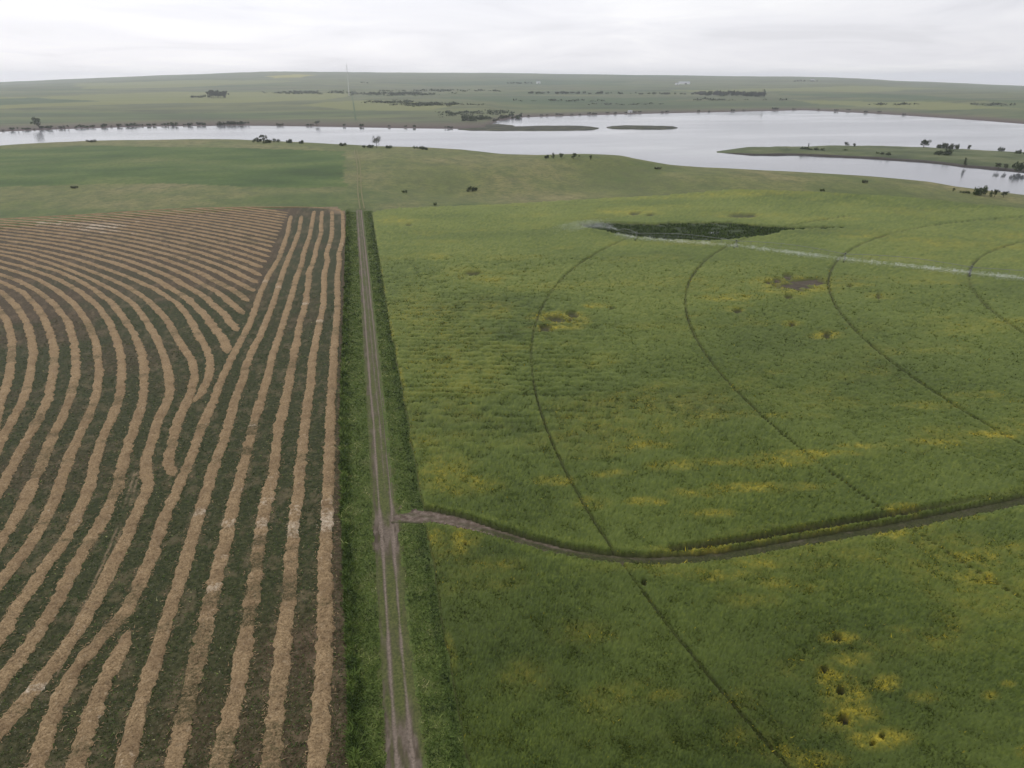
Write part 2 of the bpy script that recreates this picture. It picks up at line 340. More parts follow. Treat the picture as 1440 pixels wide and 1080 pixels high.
# terrain sheet (rings round the drone, dense ahead, to beyond the horizon)
az_f = np.arange(-62, 62.01, 0.25); az_b = np.arange(66, 298, 4.0); azs = np.r_[az_f, az_b, 298.0]
rad = [0.5, 12, 25, 36]
while rad[-1] < 11600:
    d = rad[-1]; rad.append(d + (6 if d < 400 else max(4.0, d * 0.0095) if d < 2700 else d * 0.016))
rad = np.array(rad); A, D = np.meshgrid(azs, rad); X, Y = unpolar(A, D); Z = height(X, Y)
edge = np.where(Y < 447, 1, 0) * sstep(470, 440, D) * np.where(D < np.interp(A, bk_a, bk_d) - 20, 1, 0)
Z -= 0.35 * edge
ds = np.interp(A, sh_a, sh_d)
far = sstep(0, 200, D - ds); 
mud = sstep(LAKE + 4.0, LAKE + 1.4, Z) * (D > ds - 60)
lush = np.clip(sstep(620, 480, D) * sstep(0.25, 0.6, fbm(X / 60, Y / 25, 44, 4)), 0, 1) * sstep(150, -60, X) * 0.8 + 0.5 * sstep(0.5, 0.7, fbm(X / 40, Y / 40, 45, 4)) * (D < 900)
def px_poly(lst): return np.array([ray_ground(*q)[:2] for q in lst])
def fmask(pl, wob, freq, seed):
    poly = px_poly(pl); wx = wob * (fbm(X / freq, Y / freq, seed, 4) - 0.5); wy = wob * (fbm(X / freq, Y / freq, seed + 9, 4) - 0.5)
    return inside(poly, X + wx, Y + wy).astype(float)
crop = fmask([(484, 213), (485, 263), (420, 264), (340, 262), (250, 258), (150, 259), (60, 262), (-150, 268), (-350, 275), (-330, 218), (-100, 212), (0, 208.5), (120, 205), (240, 207), (360, 208.5)], 10, 30, 77)
crop *= 0.35 + 0.65 * sstep(0.28, 0.52, fbm(X / 110, Y / 60, 79, 4) + 0.25 * sstep(-300, -20, X))
pale_f = 0 * X; dark_f = 0 * X; yel_f = 0 * X
for tgt, pl in ((pale_f, [(0, 137), (120, 133), (250, 129), (480, 131), (495, 137), (380, 143), (200, 146), (0, 154)]), (dark_f, [(-100, 153), (60, 146), (130, 143), (60, 137), (-100, 142)]),
    (yel_f, [(375, 107), (420, 104.5), (445, 105.5), (420, 109), (385, 110)]), (dark_f, [(1080, 131), (1300, 134), (1500, 142), (1500, 148), (1250, 139), (1090, 134)]), (pale_f, [(930, 127), (1180, 121), (1330, 125), (1220, 130), (980, 130)]),
    (pale_f, [(430, 147), (520, 141), (640, 148), (600, 156), (480, 155)]), (dark_f, [(540, 116), (760, 112), (900, 115), (760, 120), (600, 121)]), (pale_f, [(100, 118), (300, 112), (420, 114), (300, 121), (120, 125)]), (dark_f, [(620, 137), (760, 135), (980, 139), (900, 144), (700, 143)]), (pale_f, [(1120, 140), (1300, 143), (1440, 152), (1330, 155), (1150, 147)])):
    np.maximum(tgt, fmask(pl, 120, 300, 80), out=tgt)
ter = link('ground', make_mesh('ground', np.stack([X, Y, Z], -1).reshape(-1, 3), grid_faces(len(rad), len(azs)),
     {'far': far.ravel(), 'mud': mud.ravel(), 'lush': np.clip(lush, 0, 1).ravel(), 'crop': crop.ravel(), 'pale_f': pale_f.ravel(), 'dark_f': dark_f.ravel(), 'yel_f': yel_f.ravel()}), M_ter, kind='structure')

# lake
la = np.arange(-62, 62.01, 1.0); lr = np.geomspace(430, 3200, 60); A, D = np.meshgrid(la, lr); X, Y = unpolar(A, D)
link('lake', make_mesh('lake', np.stack([X, Y, np.full_like(X, LAKE)], -1).reshape(-1, 3), grid_faces(60, len(la))), M_water, kind='structure')

# islands and the peninsula: ruled mounds between a far and a near shoreline
def mound(name, far_px, near_px, h, mat, shape=0.5, nc=90, nr=16, seed=0, rough=0.6):
    fp = resample([ground(*p, LAKE) for p in far_px], 2.0); np_ = resample([ground(*p, LAKE) for p in near_px], 2.0)
    s = np.linspace(0, 1, nc); t = np.linspace(0, 1, nr)
    a = np.c_[np.interp(s, np.linspace(0, 1, len(fp)), fp[:, 0]), np.interp(s, np.linspace(0, 1, len(fp)), fp[:, 1])]
    b_ = np.c_[np.interp(s, np.linspace(0, 1, len(np_)), np_[:, 0]), np.interp(s, np.linspace(0, 1, len(np_)), np_[:, 1])]
    P = a[None] * (1 - t[:, None, None]) + b_[None] * t[:, None, None]
    prof = np.clip(4 * t * (1 - t), 0, 1) ** shape
    n = fbm(P[..., 0] / 25, P[..., 1] / 25, 60 + seed, 4)
    P = P + (fbm(P[..., 0] / 30, P[..., 1] / 30, 70 + seed, 3)[..., None] - 0.5) * 14 * np.array([0.5, 1.0])[None, None] * min(1, h / 3)
    z = LAKE - 0.4 + h * prof[:, None] * (0.6 + 0.8 * n) * np.clip(np.sin(np.pi * np.clip(s * 0.96 + 0.02, 0, 1)) * 3, 0.15, 1)[None]
    o = link(name, make_mesh(name, np.dstack([P, z]).reshape(-1, 3), grid_faces(nr, nc)), mat, kind='structure')
    return P, z
mound('island', [(645, 180.5), (700, 179), (760, 177), (815, 177.3), (842, 179.5)], [(645, 183), (700, 184), (770, 184.3), (825, 183.5), (842, 181.5)], 3.0, M_isl, seed=1)
mound('island', [(853, 178), (880, 176.8), (930, 177.5), (953, 179.3)], [(853, 180.5), (880, 182), (930, 182.2), (953, 180.8)], 2.8, M_isl, seed=2)
mound('island', [(672, 176), (700, 174.5), (724, 176.5)], [(672, 179), (700, 179), (724, 178)], 2.0, M_isl, seed=3)
mound('peninsula', [(1008, 212.5), (1050, 208.5), (1120, 206.5), (1220, 205.5), (1300, 207.5), (1440, 214.5), (1600, 223), (1800, 236)],
      [(1008, 214.5), (1060, 218), (1130, 218), (1220, 222.5), (1300, 228), (1360, 234.5), (1440, 241.5), (1600, 256), (1800, 276)], 4.2, M_pen, shape=0.55, nc=220, nr=30, seed=4)
mound('shore_bank', [(1012, 213.6), (1060, 216.6), (1130, 216.8), (1220, 221), (1300, 226.2), (1360, 232.5), (1440, 239.5), (1600, 253)],
      [(1010, 215), (1060, 218.6), (1130, 218.7), (1220, 223.2), (1300, 228.8), (1360, 235.5), (1440, 242.6), (1600, 257)], 1.9, M_shore, shape=0.3, nc=200, nr=8, seed=4)

# faint two-wheel trail and the road line across the far side
def ribbon(name, line, width, mat, lift, kind='structure', attrs=None, cols=3, hfun=None):
    p = np.asarray(line); tg = np.gradient(p, axis=0); tg /= np.linalg.norm(tg, axis=1)[:, None] + 1e-9
    nm = np.c_[tg[:, 1], -tg[:, 0]]; s = np.linspace(-0.5, 0.5, cols)
    P = p[:, None, :] + nm[:, None, :] * (s[None, :, None] * (width if np.isscalar(width) else np.asarray(width)[:, None, None]))
    z = height(P[..., 0], P[..., 1]) + lift
    if hfun is not None: z = z + hfun(P, s)
    at = attrs(P, s) if attrs else None
    return link(name, make_mesh(name, np.dstack([P, z]).reshape(-1, 3), grid_faces(len(p), cols), at), mat, kind=kind)
for ox in (-0.5, 1.9):
    ribbon('trail', np.c_[1.0 + ox + 0.6 * np.sin(np.arange(430, 800, 4) / 45), np.arange(430, 800, 4)], 0.7, M_trail, 0.35)
yy = np.arange(1700, 4200, 20.0); ribbon('distant_road', np.c_[8 + 0 * yy, yy], 3.0, M_fdark, 1.0)

# ------------------------------------------------------------------ mown hay field (left)
CIRC = np.array([-347.0, 113.0])
HAY_TOP = [(-420, 318), (-200, 311), (0, 304.5), (100, 300), (180, 295), (260, 291), (350, 289), (440, 288.5), (474, 291), (486, 298)]
top = np.array([ground(*p) for p in HAY_TOP])
hay_poly = np.vstack([top, [(-6.6, 400), (-6.6, 300), (-6.8, 200), (-6.6, 120), (-5.8, 60), (-5.8, 10), (-330, 10)]])
aa = np.arange(-62, -6.5, 0.16); rr = np.array([row_dist(y) for y in np.arange(1500, 284, -3.0)])
A, D = np.meshgrid(aa, rr); X, Y = unpolar(A, D)
V = np.stack([X, Y, height(X, Y) + (vnoise(X * 2.5, Y * 2.5, 5) - 0.5) * 0.10], -1).reshape(-1, 3); Fc = grid_faces(len(rr), len(aa))
c = V[Fc].mean(1); k = inside(hay_poly, c[:, 0], c[:, 1]); 
xf, yf = X.ravel(), Y.ravel()
big = fbm(xf / 22, yf / 22, 81, 4)
brown = np.clip(0.9 * sstep(225, 330, yf + (big - 0.5) * 120) * sstep(-31, -40, xf) + sstep(0.50, 0.70, big) * 0.55 + sstep(-22, -12, xf) * sstep(0.3, 0.5, big) * 0.6 * sstep(100, 70, yf) + 0.25 * sstep(100, 60, yf), 0, 1)
brown = np.maximum(brown, sstep(-9.2, -8.5, xf) * 0.9)
td, _ = line_dist(top, xf, yf)
wm = np.array([ground(*q) for q in [(192, 668), (172, 735), (150, 790), (128, 840), (108, 885), (70, 960)]]); wd1, ws1 = line_dist(wm, xf, yf)
tan_ = 0.75 * np.exp(-((wd1 - 0.42) / 0.16) ** 2) * sstep(0.3, 0.5, fbm(ws1 / 4, ws1 * 0, 83, 3)) + sstep(30, 8, td) * sstep(-70, -120, xf) * 0.9 + sstep(9, 3, td) * 0.6 + 0.22 * sstep(0.55, 0.72, fbm(xf / 1.8, yf / 1.8, 84, 4))
V, Fc, at = compact(V, Fc[k], {'brown': brown, 'tan': np.clip(tan_, 0, 1)})
link('mown_hay_field', make_mesh('mown_hay_field', V, Fc, at), M_mown, kind='structure')

# digitised windrow centre lines (photo pixels), mapped onto the field
CURVED = {
1:[(0,438),(11,453),(17,480),(17,497),(12,533),(0,569)],
2:[(0,410),(9,417),(25,433),(38,455),(45,480),(47,497),(42,530),(34,560),(20,586),(0,622)],
3:[(0,396),(11,400.6),(32.5,411),(50.6,429.5),(65,453),(74,480),(77,497),(75,524),(68.6,557),(56,587),(40,614),(14.5,663),(0,691)],
4:[(0,386),(27,395),(54,409.6),(78,429.5),(96,453),(104,480),(107,506),(106.5,530),(99,560),(87,589),(72,618),(55,663),(41.5,691),(27,721),(11,747),(0,763)],
5:[(0,375),(27,383),(54,393),(79.5,408),(105,428),(123,453),(134.5,480),(138,506),(139,530),(134,560),(124.6,585.6),(110,614.5),(99,640),(91,663),(81,691),(70,720),(56,745),(38,772),(16,801),(0,819)],
6:[(0,367),(27,373.5),(54,382.5),(83,393),(112,409.6),(137,429.5),(153.5,453),(163,475),(170,497),(171,524),(169,557),(161,582),(148,607),(139,632.5),(131,663),(125,691),(112,721),(97.5,750),(79,777),(61,804),(40,833),(25,853),(10,877),(0,896)],
7:[(0,358),(27,364),(54,373.5),(81,381),(108,393),(133.6,408),(159,427.6),(177,451),(191,475),(200,497),(203,524),(203,551),(198.6,573),(188,602),(179,632.5),(171.5,663),(166,687),(155,709),(143,736),(126,761),(110,790),(90,826),(76.5,853),(56,887.5),(33,919),(12.5,944),(-4,965)],
8:[(0,353),(36,359),(72,370),(99,380),(126,391.5),(159,408),(188,427.6),(204,449),(220,475),(233,506),(238,530),(239,551),(235,566),(224,587),(215,614.5),(206,641.5),(204,663),(209.5,682),(202,701.5),(190,729),(177,761),(162.5,786),(146,822.5),(128.5,853),(108,892),(87.5,923),(64.6,948),(42,979),(21,1004),(0,1027)],
9:[(0,347),(45,354.5),(81,365),(117,377),(150,390),(181,404),(208,422),(233,447.5),(249,475),(262,495),(270,506),(274,530),(267,557),(256,578),(247,605),(242,628),(236.5,647),(237,660),(246,672)],
10:[(0,343),(36,348),(72,355),(108,364),(144,376),(181,390),(217,406),(250,427),(267,447.5),(281,475),(289,488),(296,506),(294,530),(284,553),(273,566)]}
STRAIGHT = {
1:[(482,300),(483,335.5),(476.5,357),(477.5,366),(474,393),(475,429),(471,480),(469,506),(466,560),(464,614),(463,662),(460,714),(457,786),(458,852),(456,933),(451,996),(445,1075)],
2:[(467,296),(467,330),(463,345),(459,357),(461,366),(456,384),(455,429),(445,475),(439,506),(437,542),(431,578),(426,632),(422,662),(419,696),(413,741),(410,786),(405.5,852),(399,902),(393,954),(386,1017),(380,1075)],
3:[(453,296),(451,330),(444,352),(442,363),(435,382.5),(432,408),(430,426),(421,456.5),(418.5,475),(412,506),(406,542),(398,578),(390,614),(386,662),(377,696),(370,732),(365,768),(360,804),(353,852),(346,902),(339,944),(330,985),(320,1027),(311,1075)],
4:[(442,296),(436,330),(427,357),(424,372),(416,393),(411.5,411),(403,438.5),(391.5,475),(384,497),(378,524),(370,551),(363,578),(355.5,600),(350,622),(341,662),(332,696),(324,732),(316,768),(305,813),(294,852),(284,902),(275,944),(265,985),(254.6,1037.5),(246,1075)],
5:[(424,303),(420.6,325),(413,346),(408,357),(399,379),(390,408),(381,435),(365,475),(357,488),(346.5,513),(341,537),(330,564),(323,593),(314,623.5),(303,650.6),(300,662),(290.6,691),(282,719.6),(272.5,750),(263.5,783),(252.6,819),(242,852),(227,902),(214.6,944),(200,985),(187.5,1027),(177,1075)],
6:[(409,303),(404,330),(392,364),(377,388),(364.6,415),(355.6,444),(346.5,465.6),(336,484),(325,506),(314,528),(303,557),(294,578),(283,605),(271,636),(263.5,656),(253.5,678),(242,705),(231,732),(222,759),(211,790),(197,819),(185,852),(171,867),(154,885),(129,912.5),(112.5,933),(98,954),(87.5,979),(71,1017),(52,1075)],
7:[(183,885),(167,923),(150,954),(133,992),(123,1027),(108,1075)]}
PALE = [(ground(x, y), r, a) for x, y, r, a in ((140,319,14,1),(110,315,10,.8),(80,314,9,.7),(160,325,7,.8),(60,313,8,.6),(185,329,6,.6),(215,338,8,.45),(362,391,3.2,1),(372,396,2.5,.8),(388,404,2.5,.9),(428,428,2,.9),(452,452,2,.9),(447,433,2,.7),
   (460,345,3,.7),(479,344,3,.6),(330,475,2.5,.8),(376,708,3.0,.55),(372,738,3.0,.7),(417,745,3.5,.9),(412,720,3,.6),(457,735,4.5,.95),(460,705,3,.5),(355,600,1.2,1),(368,612,1,1),(365,760,2.5,.5),(332,740,1.6,.9),(326,736,1.2,.8),(282,722,1.6,.8),(340,690,1.2,.8),(315,785,1.2,.5),(300,830,1.4,.7),(52,970,1.4,.9),(187,932,.8,1))]
WEED = [(ground(x, y), r, a) for x, y, r, a in ((362,604,3.0,1),(368,790,3.0,.9),(362,830,3.6,.9),(356,870,2.6,.8),(372,760,2.4,.5),(345,640,3,.5),(395,560,3,.6),(388,600,4,.5),(372,655,3,.5),(350,500,3,.6),(345,520,2,.7),(410,690,2,.4),(408,800,3,.5),(403,830,3,.5),(305,650,2.5,.7),(265,662,2,.7),(330,900,3,.5),(335,925,2,.5),(280,1000,4,.6),(395,970,3,.6),(57,738,2,.8),(170,668,2,.6),(140,735,1.5,.6),(430,590,2,.5),(348,330,4,.3))]
def bare_bits(P, lst):
    r = np.zeros(len(P))
    for c, s, a in lst: r = np.maximum(r, a * np.exp(-((P[:, 0] - c[0]) ** 2 + (P[:, 1] - c[1]) ** 2) / (s * s)))
    return r
def windrow(line, label, group, seed, width=2.1, h=0.36):
    p = np.asarray(line)
    # uneven spacing: finer close to the drone
    az, d = polar(p[:, 0], p[:, 1]); seg = np.hypot(*np.diff(p, axis=0).T); s = np.r_[0, np.cumsum(seg)]
    stepf = np.clip(np.interp(s, s, d) / 330.0, 0.28, 1.3); u = np.r_[0, np.cumsum(seg / stepf[:-1])]
    n = max(4, int(u[-1])); uu = np.linspace(0, u[-1], n); st = np.interp(uu, u, s)
    p = np.c_[np.interp(uu, u, p[:, 0]), np.interp(uu, u, p[:, 1])]
    tg = np.gradient(p, axis=0); tg /= np.linalg.norm(tg, axis=1)[:, None] + 1e-9; nm = np.c_[tg[:, 1], -tg[:, 0]]
    nc = 11; t = np.linspace(-1, 1, nc)
    wl = width * 0.5 * (0.62 + 0.46 * vnoise(st / 1.3, st * 0 + seed, 1) + 0.42 * vnoise(st / 0.45, st * 0 + seed, 2))
    wr = width * 0.5 * (0.62 + 0.46 * vnoise(st / 1.3, st * 0 + seed, 3) + 0.42 * vnoise(st / 0.45, st * 0 + seed, 4))
    endt = sstep(-0.5, 3.5, st) * sstep(-0.5, 3.5, st[-1] - st); wl = wl * (0.25 + 0.75 * endt) * (1 + 0.25 * (vnoise(st / 6, st * 0 + seed, 31) - 0.5)); wr = wr * (0.25 + 0.75 * endt) * (1 + 0.25 * (vnoise(st / 6, st * 0 + seed, 32) - 0.5))
    off = t[None] * np.where(t[None] < 0, wl[:, None], wr[:, None])
    P = p[:, None] + nm[:, None] * off[..., None]
    prof = np.clip(1 - t ** 2, 0, 1) ** 0.45
    pale = bare_bits(p, PALE); weed = bare_bits(p, WEED)
    weed = np.clip(weed + 0.75 * sstep(0.58, 0.74, fbm(st / 7, st * 0 + seed * 3.1, 9, 3)), 0, 1)
    pale = np.clip(pale + 0.35 * sstep(0.62, 0.8, fbm(st / 5, st * 0 + seed * 5.7, 12, 3)), 0, 1)
    fluff = fbm(P[..., 0] * 1.6, P[..., 1] * 1.6, 14, 3)
    z = height(P[..., 0], P[..., 1]) - 0.06 + h * prof[None] * (0.55 + 0.9 * fluff) * (1 - 0.45 * weed[:, None]) * (0.15 + 0.85 * endt[:, None])
    V = np.dstack([P, z]).reshape(-1, 3); Fq = grid_faces(n, nc)
    jit = fbm(P[..., 0] * 1.7, P[..., 1] * 1.7, 15, 3); jit2 = fbm(P[..., 0] * 1.3, P[..., 1] * 1.3, 16, 3)
    pl = np.repeat(np.clip(pale, 0, 1), nc); wd = np.repeat(np.clip(weed, 0, 1), nc)
    Ft = np.vstack([Fq[:, [0, 1, 2]], Fq[:, [0, 2, 3]]])
    # loose straws close to the drone
    near = np.where(polar(p[:, 0], p[:, 1])[1] < 190)[0]
    if len(near) > 3:
        m = int(len(near) * 5.0); i = rng.choice(near, m); a = rng.normal(0, 0.78, m)
        c = p[i] + nm[i] * (np.clip(a, -1.6, 1.6) * width * 0.5)[:, None]
        zc = height(c[:, 0], c[:, 1]) + h * np.clip(1 - a ** 2, 0.02, 1) ** 0.45 * 0.95
        ang = rng.uniform(0, 2 * np.pi, m); L = rng.uniform(0.12, 0.36, m); dv = np.c_[np.cos(ang), np.sin(ang)] * L[:, None]; pv = np.c_[-np.sin(ang), np.cos(ang)] * rng.uniform(0.03, 0.08, m)[:, None]
        v0 = np.c_[c - dv + pv, zc]; v1 = np.c_[c - dv - pv, zc + 0.03]; v2 = np.c_[c + dv, zc + rng.uniform(0.0, 0.16, m)]
        b0 = len(V); V = np.vstack([V, np.stack([v0, v1, v2], 1).reshape(-1, 3)])
        Ft = np.vstack([Ft, b0 + np.arange(3 * m).reshape(-1, 3)])
        pl = np.r_[pl, np.repeat(np.clip(pale[i] * 0.6 + 0.25 * (rng.random(m) > 0.9), 0, 1), 3)]; wd = np.r_[wd, np.repeat(weed[i] * 0.7, 3)]
    link('hay_windrow', make_mesh('hay_windrow', V, Ft, {'pale': pl, 'weed': wd}), M_hay, label=label, cat='windrow', group=group)
ORD = ['zeroth', 'first', 'second', 'third', 'fourth', 'fifth', 'sixth', 'seventh', 'eighth', 'ninth', 'tenth', 'eleventh', 'twelfth', 'thirteenth', 'fourteenth', 'fifteenth', 'sixteenth', 'seventeenth', 'eighteenth', 'nineteenth', 'twentieth',
       'twenty-first', 'twenty-second', 'twenty-third', 'twenty-fourth', 'twenty-fifth', 'twenty-sixth', 'twenty-seventh', 'twenty-eighth', 'twenty-ninth', 'thirtieth'] + ['thirty-' + q for q in 'first second third fourth fifth sixth seventh eighth ninth'.split()] + ['fortieth'] + ['forty-' + q for q in 'first second third fourth fifth sixth seventh eighth ninth'.split()]
def arc_ext(p, ang, n=14, back=False):
    r = np.linalg.norm(p - CIRC); a0 = math.atan2(*(p - CIRC)[::-1]); a = a0 + np.linspace(ang, 0, n, endpoint=False) if back else a0 + np.linspace(0, ang, n + 1)[1:]
    return np.c_[CIRC[0] + r * np.cos(a), CIRC[1] + r * np.sin(a)]
for k_, pts in STRAIGHT.items():
    P = np.array([ground(*q) for q in pts]); P = np.vstack([P, P[-1] + (P[-1] - P[-4]) / np.linalg.norm(P[-1] - P[-4]) * 28])
    lab = {1: 'straight tan hay windrow closest to the grassy road verge', 7: 'short straight hay windrow starting at a point in the lower left foreground'}.get(k_, f'straight tan hay windrow, {ORD[k_]} from the grassy road verge')
    windrow(smooth_line(P, 0.8, 10), lab, 'straight windrows beside the road', k_ * 7.3)
for k_, pts in CURVED.items():
    P = np.array([ground(*q) for q in pts]); P = np.vstack([arc_ext(P[0], 0.22, back=True), P])
    if k_ <= 8:
        dv = P[-1] - P[-4]; P = np.vstack([P, P[-1] + dv / np.linalg.norm(dv) * 26])
    windrow(smooth_line(P, 0.8, 12), f'curved tan hay windrow, {ORD[k_]} from the left along the bend of the rows', 'curved windrows bending through the mown field', 50 + k_ * 3.7)
hl = np.array([ground(*q) for q in [(483.5, 303), (480, 296.5), (472, 293.5), (440, 291), (350, 291.5), (260, 293.5), (180, 298), (100, 303), (0, 308), (-150, 314)]])
seen = 0
for k_ in range(11, 36):
    r = 314 + 5.35 * (k_ - 10); a = np.linspace(0.02, 2.0, 900)
    P = np.c_[CIRC[0] + r * np.cos(a), CIRC[1] + r * np.sin(a)]
    P[:, 0] += (fbm(a * 20 + k_ * .07, a * 0, 5, 2) - 0.5) * 1.6
    q = np.interp(-P[:, 0], -top[::-1, 0], top[::-1, 1])
    ok = (P[:, 0] < -38.3 - 1.2 * vnoise(a * 300, a * 0, k_)) & (P[:, 0] > -300) & (P[:, 1] < q - (9 if k_ < 30 else 7))
    if k_ in (11, 12): ok &= P[:, 1] > 190
    if ok.sum() < 25: continue
    seen += 1; i = np.where(ok)[0]; i = max(np.split(i, np.where(np.diff(i) > 1)[0] + 1), key=len)
    windrow(smooth_line(P[i], 0.8, 3), f'curved hay windrow ending at the straight rows, {ORD[seen]} counting towards the far corner', 'curved windrows ending at the straight rows', 120 + k_ * 2.9, width=2.5)
windrow(smooth_line(hl, 0.8, 10), 'thin hay windrow along the far edge of the mown field', 'edge windrows', 300.0, width=1.6)

# regrowth tufts between the rows
n = 120000
d = np.exp(rng.uniform(np.log(55), np.log(260), n)); az = rng.uniform(-60, -7, n); x, y = unpolar(az, d)
k = inside(hay_poly, x, y); x, y, d = x[k], y[k], d[k]; n = len(x)
def blades(name, x, y, zb, hgt, wid, tone, mat, lean=0.5, attrs=None, kind='stuff', label=None, cat=None, per=1):
    n = len(x); a = rng.uniform(0, 2 * np.pi, n); u = np.c_[np.cos(a), np.sin(a)] * (wid * 0.5)[:, None]; l = rng.normal(0, lean, (n, 2)) * hgt[:, None]
    v0 = np.c_[x - u[:, 0], y - u[:, 1], zb]; v1 = np.c_[x + u[:, 0], y + u[:, 1], zb]; v2 = np.c_[x + l[:, 0], y + l[:, 1], zb + hgt]
    at = {'tone': np.repeat(tone, 3)}
    for k_, v_ in (attrs or {}).items(): at[k_] = np.repeat(v_, 3)
    return link(name, make_mesh(name, np.stack([v0, v1, v2], 1).reshape(-1, 3), np.arange(3 * n).reshape(-1, 3), at, smooth=False), mat, kind=kind, label=label, cat=cat)
tone = np.clip(rng.normal(0.14, 0.16, n) + (rng.random(n) > 0.97) * 0.8, 0, 1)
blades('alfalfa_regrowth', x, y, height(x, y), rng.uniform(0.06, 0.17, n), rng.uniform(0.10, 0.28, n) * np.clip(d / 110, .8, 2), tone, M_blade, 1.2, label='dark green cut alfalfa stubble between the windrows', cat='stubble')

# ------------------------------------------------------------------ road, verges, side path
JUNC = [ground(548, 730), ground(548, 760)]
yy = np.r_[np.arange(10, 150, 0.5), np.arange(150, 428, 1.2)]
cx = np.interp(yy, [10, 60, 72, 87, 113, 128, 146, 158, 220, 303, 396], [-.1, -.13, -.14, -.03, .2, .3, .4, .2, .1, -.06, -.28]); cx = np.convolve(np.r_[[cx[0]] * 8, cx, [cx[-1]] * 8], np.ones(17) / 17, 'valid')
hg = np.interp(yy, [10, 95, 112, 128, 400], [.87, .87, 1.1, 1.2, 1.15])
def road_attr(P, s):
    x = P[..., 0] - cx[:, None]; y = P[..., 1]
    n_ = fbm(P[..., 0] * 0.9, y * 0.16, 91, 4); n2_ = fbm(P[..., 0] * 2.2, y * 0.5, 93, 3)
    wr = 0.17 + 0.16 * n_
    rut = np.exp(-((np.abs(x) - hg[:, None]) / wr) ** 2) + sstep(108, 122, y) * 0.55 * np.exp(-((x - 0.15) / 0.16) ** 2)
    edge = 0.75 * np.exp(-((x + 1.85) / 0.33) ** 2) * sstep(0.35, 0.6, fbm(x * 0, y / 9, 94, 2)) + 0.35 * np.exp(-((x - 1.45) / 0.3) ** 2)
    mudz = 1.1 * np.exp(-((y - 101) / 6.5) ** 2) + 0.9 * sstep(66, 60, y) + 0.30 * sstep(112, 135, y) + 0.15 * sstep(250, 400, y)
    bare = np.clip(1.1 * rut + edge + mudz + (n_ - 0.55) * 1.2 + (n2_ - 0.5) * 0.9, 0, 1)
    lim = np.where(x < 0, 2.0, 1.65) + 0.5 * (fbm(y / 5 + np.where(x < 0, 40, 0), x * 0, 95, 3) - 0.5) + 0.5 * np.exp(-((y - 102) / 5) ** 2)
    bare = bare * sstep(0.25, -0.25, np.abs(x) - lim + (n_ - 0.5) * 1.4)
    return {'grass': (1 - bare).ravel(), 'packed': np.clip(rut * 1.1 + 0.5 * mudz * (n2_ > 0.5), 0, 1).ravel()}
def road_h(P, s):
    x = P[..., 0] - cx[:, None]
    return -0.14 * np.exp(-((np.abs(x) - hg[:, None]) / 0.22) ** 2) + 0.07 * (vnoise(P[..., 0] * 3, P[..., 1] * 2, 8) - 0.5)
ribbon('dirt_road', np.c_[cx, yy], 5.0, M_dirt, 0.04, attrs=road_attr, cols=45, hfun=road_h)

PATH = smooth_line([ground(*q) for q in [(557, 723), (575, 724), (600, 728), (640, 735), (680, 746), (760, 771), (830, 786), (900, 792.5), (1000, 788), (1100, 770), (1265, 742), (1440, 706), (1700, 655), (2000, 605)]], 1.0, 8)
GAP = smooth_line([ground(*q) for q in [(932, 778), (990, 772), (1080, 758), (1180, 740), (1275, 724), (1440, 694), (1700, 645)]], 1.0, 6)
ps = np.arange(len(PATH)) * 1.0
def path_attr(P, s):
    u = np.abs(s * 3.6)[None] * (1 - 0.0 * ps[:, None]); n_ = fbm(P[..., 0] * 0.9, P[..., 1] * 0.9, 92, 4)
    bare = np.clip(np.exp(-((u - 0.85) / 0.38) ** 2) * (0.8 - 0.55 * sstep(20, 60, ps)[:, None]) + sstep(26, 10, ps)[:, None] * 0.8 + (n_ - 0.6) * 1.2, 0, 1)
    return {'grass': (1 - bare * sstep(1.9, 1.3, u)).ravel()}
ribbon('farm_path', PATH, 3.4 + 2.6 * np.exp(-ps / 6.0), M_path, 0.05, attrs=path_attr, cols=17)

def edge_x(y): return 6.3 + 0.5 * (fbm(y / 9, y * 0, 301, 3) - 0.5) * 2 + 0.35 * np.sin(y / 60)
def vl(Y): return np.interp(Y, [55, 73, 84, 101, 111, 135, 159, 227, 354], [-6.3, -6.5, -6.8, -7.3, -7.6, -8.0, -8.2, -7.8, -7.4]) + 0.5 * (fbm(Y / 2.2, Y * 0, 7, 3) - 0.5) * 2
def hl_(X, Y):
    u = X - vl(Y); e = sstep(0.0, 0.35, u) * sstep(-1.7, -2.9, X); tuft = fbm(X * 0.8, Y * 0.55, 101, 3)
    weeds = np.exp(-((u - 0.8) / 0.7) ** 2)
    return e * (0.05 + 0.34 * sstep(0.25, 0.75, tuft) + weeds * 1.0 * sstep(0.35, 0.6, fbm(X * 0.6, Y * 0.5, 102, 3))) - 0.03 - 0.10 * (u < 0)
def hr_(X, Y):
    e = sstep(1.5, 2.6, X); tuft = fbm(X * 0.8, Y * 0.55, 105, 3)
    j = 1 - 0.9 * np.exp(-((Y - 105.2) / 2.6) ** 2)
    return e * j * (0.04 + 0.36 * sstep(0.25, 0.75, tuft)) - 0.03 - 0.06 * (1 - j)
